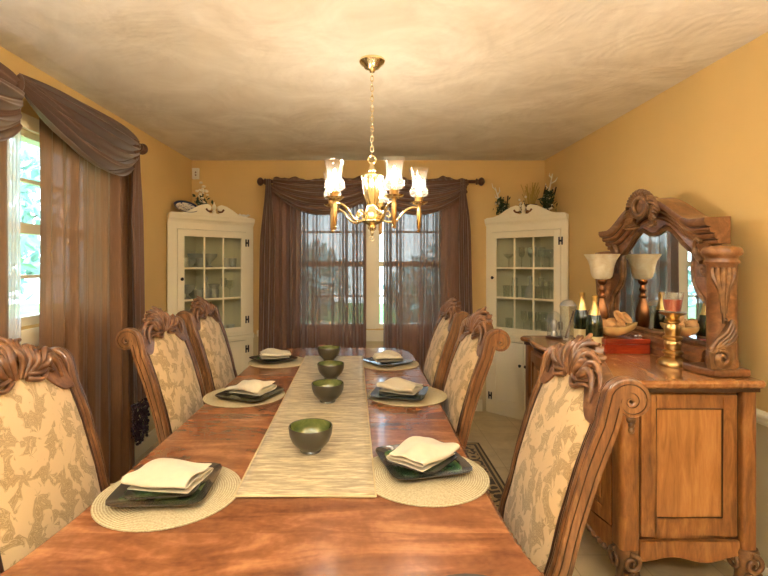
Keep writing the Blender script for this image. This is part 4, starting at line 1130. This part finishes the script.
# ------------------------------------------------------------------ mirror standing on the sideboard
MX = 1.57; MY = 2.545
mi = T('sideboard_mirror', 'tall carved wooden mirror with arched pediment and columns standing on the sideboard', 'mirror', (MX, MY, SZ))
ztop = SZ+.0008
half = [(0,1.590),(.035,1.594),(.07,1.61),(.10,1.620),(.14,1.610),(.19,1.575),(.24,1.53),(.29,1.497),(.312,1.485),(.312,1.44),(.308,1.40),(.315,1.35),(.34,1.305),(.385,1.265),(.425,1.225),(.43,1.18),(.43,1.06)]
outl = [(MY+dy, z) for dy, z in reversed(half)]+[(MY-dy, z) for dy, z in half[1:]]     # from far bottom over the top to near bottom
gz = 1.06
P('mirror_glass', MB().prism(outl, lambda a, z, d: (d, a, z), MX, MX+.004), M_mirror, mi, world=True, smooth=False)
# bevelled glass edge / inner frame bead
fm = MB(); lp = [(MX-.006, a, z) for a, z in outl]+[(MX-.006, MY-.43+.86*i/20, gz) for i in range(1, 20)]
fm.tube(lp, .013, 8, closed=True); P('frame_bead', fm, M_carve, mi, world=True)
# board around the glass, from outline to outer limit
def carch(dy):        # line of the arched cornice
    return 1.555+.142*(1-sstep(.03, .385, abs(dy)))
bo = MB(); A = []; B_ = []
for a, z in outl:
    dy = a-MY
    if z > 1.48: oy, oz = dy*1.12, carch(dy*1.12)+.01
    else: oy, oz = math.copysign(.455 if z < 1.33 else .40, dy), z+(.1 if z > 1.45 else .02)
    if z < 1.48: oz = z
    A.append((a, z)); B_.append((MY+oy, oz))
bo.strip([(MX-.010, *p) for p in A], [(MX-.010, *p) for p in B_], [(MX+.012, *p) for p in A], [(MX+.012, *p) for p in B_])
bo.box(MX-.012, MX+.015, MY-.455, MY+.455, ztop+.0, gz)
bo.box(MX+.005, MX+.02, MY-.44, MY+.44, gz, 1.5)
P('frame_board', bo, M_mirw, mi, world=True, smooth=False)
P('bottom_moulding', MB().prism([(0,ztop),(-.030,ztop),(-.030,ztop+.03),(-.022,ztop+.045),(-.022,ztop+.065),(-.012,ztop+.085),(0,ztop+.09)], lambda a, z, d: (MX-.012+a, d, z), MY-.40, MY+.40), M_mirw, mi, world=True, smooth=False)
# cornice sweep
CPROF = [(-.002,0),(-.012,0),(-.016,.010),(-.012,.020),(-.026,.024),(-.030,.036),(-.026,.048),(-.044,.052),(-.050,.064),(-.046,.076),(-.064,.082),(-.072,.098),(-.072,.116),(.045,.122),(.045,0)]
co = MB(); prof = [(.0,0),(-.018,.0),(-.022,.014),(-.030,.022),(-.034,.036),(-.050,.048),(-.056,.062),(-.070,.072),(-.072,.086),(.0,.090)]
def csweep(fy, n, prof, base):
    vs = []; k = len(prof)
    for i in range(n):
        dy = -.47+.94*i/(n-1); z = fy(dy); s = (fy(dy+.004)-fy(dy-.004))/.008
        L = sqrt(1+s*s)
        for o_, h_ in prof: vs.append((base+o_, MY+dy-h_*s/L*.8, z+h_/L*(1 if abs(dy) < .4 else 1)))
    fs = [(i*k+j, i*k+(j+1) % k, (i+1)*k+(j+1) % k, (i+1)*k+j) for i in range(n-1) for j in range(k)]
    fs += [tuple(range(k)), tuple(reversed([(n-1)*k+j for j in range(k)]))]
    return vs, fs
vs, fs = csweep(lambda d: carch(max(-.47, min(.47, d)))-.035, 95, CPROF, MX)
co.add(vs, fs); cor = P('cornice', co, M_mirw, mi, world=True, ang=30)
gl_ = MB(); vs, fs = csweep(lambda d: carch(max(-.47, min(.47, d)))-.035, 95, CPROF, MX); kk = len(CPROF)
for j in (3, 6, 9): gl_.tube([vs[i*kk+j] for i in range(95)], .0035, 6)
P('groove_line', gl_, M_groove, cor, world=True)
for sg in (-1, 1):         # cornice blocks over the shoulders
    P('cornice_block', MB().prism([(.045,1.46),(-.016,1.46),(-.020,1.50),(-.03,1.525),(.045,1.525)], lambda a, z, d: (MX+a, d, z), MY+sg*.355, MY+sg*.42), M_mirw, mi, world=True, smooth=False, bevel=.003)
# cartouche ornament
OZ = 1.742
orn = P('cartouche', MB().tube([(MX-.080, MY+.060*cos(2*pi*j/28), OZ+.047*sin(2*pi*j/28)) for j in range(28)], .0125, 10, closed=True).tube([(MX-.083, MY+.082*cos(2*pi*j/28), OZ+.064*sin(2*pi*j/28)) for j in range(28)], .008, 8, closed=True).prism([(MY+.07*cos(2*pi*j/24), OZ+.055*sin(2*pi*j/24)) for j in range(24)], lambda a, z, d: (d, a, z), MX-.070, MX-.01), M_carve, mi, world=True)
lf = MB(); rnd = random.Random(3)
for k in range(15):
    th = radians(-84+12*k)
    p = smoothcurve([(MX-.07, MY+sin(th)*.06, OZ+cos(th)*.05), (MX-.092, MY+sin(th)*.10, OZ+.002+cos(th)*.076), (MX-.080, MY+sin(th)*.130, OZ+cos(th)*.088-.012*abs(sin(th))), (MX-.07, MY+sin(th)*.15, OZ-.008+cos(th)*.076-.035*abs(sin(th)))], 4)
    lf.tube(p, [.011-.007*i/len(p) for i in range(len(p))], 7)
for sg in (-1, 1):
    for k in range(6):
        p = smoothcurve([(MX-.07, MY+sg*.07, OZ-.018-.010*k), (MX-.086, MY+sg*(.115+.006*k), OZ-.016-.018*k), (MX-.074, MY+sg*(.15-.014*k), OZ-.036-.016*k), (MX-.066, MY+sg*(.12-.018*k), OZ-.055-.010*k)], 4)
        lf.tube(p, [.0105-.006*i/len(p) for i in range(len(p))], 7)
P('leaf_carving', lf, M_carve, orn, world=True)
# columns
for sg in (-1, 1):
    cy = MY+sg*.487; cx = 1.562
    col = P('column', MB().lathe([(.060,SZ+.035),(.062,SZ+.06),(.056,SZ+.075),(.056,1.425),(.060,1.43),(.066,1.437),(.060,1.45),(.062,1.462),(.074,1.47),(.077,1.485),(.070,1.497),(.066,1.503),(.04,1.508),(.015,1.512)], (cx, cy, 0), 32, None, True, lambda a, z: 1+(.018*cos(16*a) if z < 1.42 else 0)), M_mirw, mi, world=True, ang=60)
    g = MB()
    for k in range(-2, 3):
        p = []
        for j in range(9):
            q = j/8; aa = radians(-120)+k*.33*(1-q*.75)*(1+.25*sin(7*q)); zz = 1.415-q*(.24-.045*abs(k))
            if sg > 0: aa = radians(180)+k*.33*(1-q*.75)
            p.append((cx+.058*cos(aa), cy+.058*sin(aa), zz))
        g.tube(p, [.0125*(1-.7*abs(j/8-.3)) for j in range(9)], 7)
    g.sphere((cx+.058*cos(radians(-115 if sg < 0 else 180)), cy+.058*sin(radians(-115 if sg < 0 else 180)), 1.19), .010, 8, 6)
    P('acanthus_carving', g, M_carve, col, world=True)
    P('column_base', MB().prism([(cx-.115, cy+sg*-.03), (cx-.085, cy+sg*.075), (cx+.07, cy+sg*.075), (cx+.07, cy-sg*.09), (cx-.115, cy-sg*.09)], lambda a, b, d: (a, b, d), ztop, SZ+.034), M_mirw, mi, world=True, smooth=False, bevel=.008)
    # scrolled bracket in front of the column foot and scroll at the shoulder
    br = MB()
    yy_ = cy+sg*.068
    for k in range(4):
        pts = []
        for i in range(34):
            q = i/33; r = (.062-.012*k)*(1-q)+.008; aa = radians(150-12*k)-q*radians(480)
            pts.append((cx-.062+r*cos(aa)*.8, yy_+sg*(.012+.003*k), SZ+.085+r*sin(aa)))
        br.tube(pts, [.010-.003*i/33 for i in range(34)], 7)
        p = smoothcurve([(cx-.108+.012*k, yy_+sg*.014, SZ+.11), (cx-.085+.014*k, yy_+sg*.016, SZ+.155-.006*k), (cx-.04+.010*k, yy_+sg*.016, SZ+.195-.012*k), (cx-.015+.006*k, yy_+sg*.012, SZ+.245-.022*k)], 5)
        br.tube(p, [.011-.004*i/len(p) for i in range(len(p))], 7)
    br.prism([(cx-.105, SZ+.036), (cx+.0, SZ+.036), (cx+.0, SZ+.24), (cx-.02, SZ+.23), (cx-.06, SZ+.17), (cx-.112, SZ+.11)], lambda a, z, d: (a, d, z), yy_-.012, yy_+.012)
    P('scroll_bracket', br, M_carve, mi, world=True, ang=60)
    s2 = MB(); yc = MY+sg*.385
    for k in range(2):
        pts = []
        for i in range(30):
            q = i/29; r = (.034-.010*k)*(1-q)+.006; aa = radians(90)+sg*-1*q*radians(450)
            pts.append((MX-.012, yc+r*cos(aa), 1.405+r*sin(aa)))
        s2.tube(pts, [.009-.003*i/29 for i in range(30)], 7)
    p = smoothcurve([(MX-.02, yc-sg*.0, 1.44), (MX-.022, yc-sg*.03, 1.47), (MX-.022, yc-sg*.045, 1.51), (MX-.03, yc-sg*.02, 1.545), (MX-.03, yc+sg*.005, 1.53)], 6)
    s2.tube(p, [.016-.006*i/len(p) for i in range(len(p))], 8)
    s2.prism([(yc-.045, 1.37), (yc+.045, 1.37), (yc+.045, 1.52), (yc-.045, 1.52)], lambda a, z, d: (d, a, z), MX-.014, MX+.012)
    P('shoulder_scroll', s2, M_carve, mi, world=True, ang=60)

# ------------------------------------------------------------------ things on the sideboard
zs = SZ+.0008
t = T('table_lamp', 'bronze lamp with upturned alabaster glass shade at the mirror', 'lamp', (1.446, 2.868, zs))
P('base', MB().lathe([(.062,0),(.064,.012),(.05,.025),(.03,.035),(.02,.05),(.028,.07),(.036,.11),(.040,.16),(.034,.215),(.022,.255),(.017,.27),(.025,.28),(.017,.29),(.015,.31),(.022,.322),(.015,.335),(.014,.352),(.024,.362),(.028,.372),(.026,.385),(.012,.386)], (0,0,0), 28), M_bronze, t)
P('lamp_shade', MB().lathe([(.02,.386),(.045,.39),(.057,.405),(.063,.43),(.068,.465),(.078,.50),(.096,.53),(.101,.538),(.097,.539),(.074,.503),(.064,.466),(.058,.43),(.052,.408),(.02,.396)], (0,0,0), 40, cap=False), M_alab, t)
bt = None
for i, (x, y, lb) in enumerate([(1.325, 2.875, 'left and slightly farther of two gold necked champagne bottles on the sideboard'), (1.262, 2.585, 'right and nearer of two gold necked champagne bottles on the sideboard')]):
    if i == 0:
        bt = t = T('champagne_bottle', lb, 'bottle', (x, y, zs), 0, 'champagne bottles')
        P('bottle_glass', MB().lathe([(.03,0),(.042,.004),(.044,.02),(.044,.14),(.041,.165),(.030,.20),(.020,.235),(.015,.26),(.0145,.285)], (0,0,0), 28), M_bottle, t)
        P('foil', MB().lathe([(.0305,.2),(.0208,.235),(.0158,.26),(.0155,.272),(.0185,.275),(.0175,.285),(.0195,.29),(.0185,.303),(.012,.309),(.001,.31)], (0,0,0), 24, cap=False, mod=lambda a, z: 1+.02*sin(9*a+40*z)), M_gold, t)
        P('label_band', MB().lathe([(.0446,.03),(.0446,.085)], (0,0,0), 28, cap=False), M_label, t)
    else: dup(bt, (x, y, zs), 0, lb, 'champagne bottles')
t = T('wooden_box', 'glossy red cherry wood box in front of the mirror', 'box', (1.412, 2.585, zs), radians(-2))
P('box_body', MB().box(-.128, .110, -.08, .08, 0, .05), M_red, t, smooth=False, bevel=.003)
P('lid', MB().box(-.130, .112, -.082, .082, .0515, .08), M_red, t, smooth=False, bevel=.004)
zb2 = zs+.0808
t = T('pod_bowl', 'pale carved wooden bowl filled with dried pods on the red box', 'bowl', (1.375, 2.60, zb2))
def bowlf(u, v):
    a = 2*pi*u; r = .012+.988*sin(v*pi/2)
    ext = 1+.75*max(0, cos(a))**6
    return (.075*r*cos(a)*ext, .055*r*sin(a), .055*(1-cos(v*pi/2))+(.022*max(0, cos(a))**6*v))
m = MB(); m.grid(bowlf, 40, 12, cu=True); P('dish', m, M_gourd, t, solid=.005)
pods = MB()
for k, (x, y, z, sx, sy, sz, nm) in enumerate([(-.03,-.01,.062,.04,.028,.026,0),(.03,.0,.058,.036,.026,.024,1),(-.055,.012,.075,.028,.022,.022,2),(.0,.022,.075,.03,.022,.024,3)]):
    q = MB(); q.lathe([(max(.001, sin(pi*j/10)), -cos(pi*j/10)) for j in range(11)], (x, y, z), 22, Matrix.Diagonal((sx, sy, sz)), True, lambda a, z_: 1+.12*sin(6*a+3*z_))
    P('dried_pod', q, M_shell, t)
for k, (x, z, r) in enumerate([(.035,.105,.030),(.072,.10,.026)]):
    q = MB()
    for j in range(3):
        q.tube([(x+(r-.006*j)*cos(aa)*.9, .004*j+.018*sin(aa*1.0), z+(r-.006*j)*sin(aa)*.9+.4*(r)*cos(aa)*-1) for aa in [2*pi*i/24 for i in range(24)]], .0065, 7, closed=True)
    P('curled_husk', q, M_shell, t)
t = T('glass_trinket', 'tiny clear glass trinket on the red box', 'trinket', (1.485, 2.555, zb2))
P('bead_cluster', MB().sphere((0,0,.008), .008, 10, 8).sphere((.014,.004,.007), .007, 10, 8).sphere((-.013,.003,.007), .007, 10, 8), M_crystal, t)
t = T('candle_holder', 'turned gold pillar candle holder on the sideboard', 'candle holder', (1.458, 2.228, zs))
P('pillar', MB().lathe([(.066,0),(.068,.008),(.062,.022),(.046,.034),(.034,.042),(.034,.052),(.044,.058),(.044,.066),(.032,.074),(.036,.098),(.036,.110),(.030,.118),(.042,.126),(.042,.134),(.030,.142),(.036,.165),(.034,.185),(.026,.198),(.034,.204),(.034,.212),(.022,.220),(.028,.232),(.052,.243),(.058,.252),(.050,.252),(.001,.248)], (0,0,0), 32), M_brass2, t)
cnd = T('candle_glass', 'glass cup with red candle on top of the gold pillar holder', 'candle', (1.458, 2.228, zs+.2525))
P('glass_cup', MB().lathe([(.001,0),(.032,0),(.036,.02),(.046,.092),(.0445,.092),(.0345,.02),(.030,.004),(.001,.004)], (0,0,0), 32, cap=False, mod=lambda a, z: 1+.015*sin(16*a)), M_glass, cnd)
P('candle_wax', MB().lathe([(.001,.005),(.030,.005),(.034,.02),(.0395,.058),(.001,.058)], (0,0,0), 28), M_wax, cnd)
P('wick', MB().tube([(0,0,.058),(.001,0,.068)], .001, 5), M_black, cnd)
t = T('glass_cloche', 'small glass dome on a dark stand at the far end of the sideboard', 'glass dome', (1.222, 3.035, zs))
P('stand', MB().lathe([(.052,0),(.054,.006),(.05,.012),(.045,.014)], (0,0,0), 28), M_groove, t)
P('dome', MB().lathe([(.044,.0142),(.044,.12),(.040,.145),(.028,.165),(.012,.174),(.001,.176)], (0,0,0), 28, cap=False), M_glass, t)
P('ornament', MB().lathe([(.02,.0142),(.022,.03),(.012,.05),(.02,.075),(.024,.095),(.014,.115),(.004,.125)], (0,0,0), 18), M_crystal, t)
t = T('glass_pitcher', 'tall clear glass pitcher with handle beside the champagne bottles', 'pitcher', (1.29, 2.985, zs))
P('body', MB().lathe([(.001,0),(.045,0),(.048,.01),(.05,.10),(.048,.19),(.052,.215),(.0505,.215),(.0465,.19),(.0485,.10),(.045,.012),(.001,.01)], (0,0,0), 30, cap=False), M_glass, t)
P('lid', MB().lathe([(.050,.2155),(.046,.228),(.03,.245),(.012,.252),(.001,.253)], (0,0,0), 28, cap=False), M_crystal, t)
P('handle', MB().tube(smoothcurve([(.049,0,.18),(.085,0,.175),(.095,0,.12),(.075,0,.06),(.048,0,.05)], 6), .007, 8), M_glass, t)
P('scoop', MB().tube([(-.02,-.02,.012),(.0,-.02,.1),(.03,-.01,.18)], [.012,.004,.004], 8), M_groove, t)

# ------------------------------------------------------------------ light, world, camera
wd = bpy.data.worlds.new('World'); scn.world = wd; wd.use_nodes = True
nt = wd.node_tree; nt.nodes.clear()
tc = nt.nodes.new('ShaderNodeTexCoord'); sp = nt.nodes.new('ShaderNodeSeparateXYZ'); nt.links.new(tc.outputs['Generated'], sp.inputs[0])
rp = nt.nodes.new('ShaderNodeValToRGB'); rp.color_ramp.elements[0].position = .45; rp.color_ramp.elements[0].color = (.66,.84,.86,1)
rp.color_ramp.elements[1].position = .75; rp.color_ramp.elements[1].color = (.55,.78,1.0,1)
ma = nt.nodes.new('ShaderNodeMath'); ma.operation = 'MULTIPLY_ADD'; ma.inputs[1].default_value = .5; ma.inputs[2].default_value = .5
nt.links.new(sp.outputs[2], ma.inputs[0]); nt.links.new(ma.outputs[0], rp.inputs[0])
bg = nt.nodes.new('ShaderNodeBackground'); bg.inputs[1].default_value = 3.2; nt.links.new(rp.outputs[0], bg.inputs[0])
wo = nt.nodes.new('ShaderNodeOutputWorld'); nt.links.new(bg.outputs[0], wo.inputs[0])

cam = bpy.data.cameras.new('Camera'); co_ = bpy.data.objects.new('Camera', cam); COL.objects.link(co_)
co_.location = (0, 0, 1.43); co_.rotation_euler = (radians(90), 0, 0)
cam.sensor_width = 36; cam.lens = 36*470/768
cam.shift_x = 19/768; cam.shift_y = -24/768; cam.clip_start = .02
scn.camera = co_
scn.view_settings.view_transform = 'Standard'; scn.view_settings.look = 'None'
scn.view_settings.gamma = 1; scn.view_settings.use_curve_mapping = False
scn.view_settings.exposure = 1.43
scn.cycles.use_denoising = True
scn.cycles.max_bounces = 10; scn.cycles.transparent_max_bounces = 24
scn.cycles.sample_clamp_indirect = 8
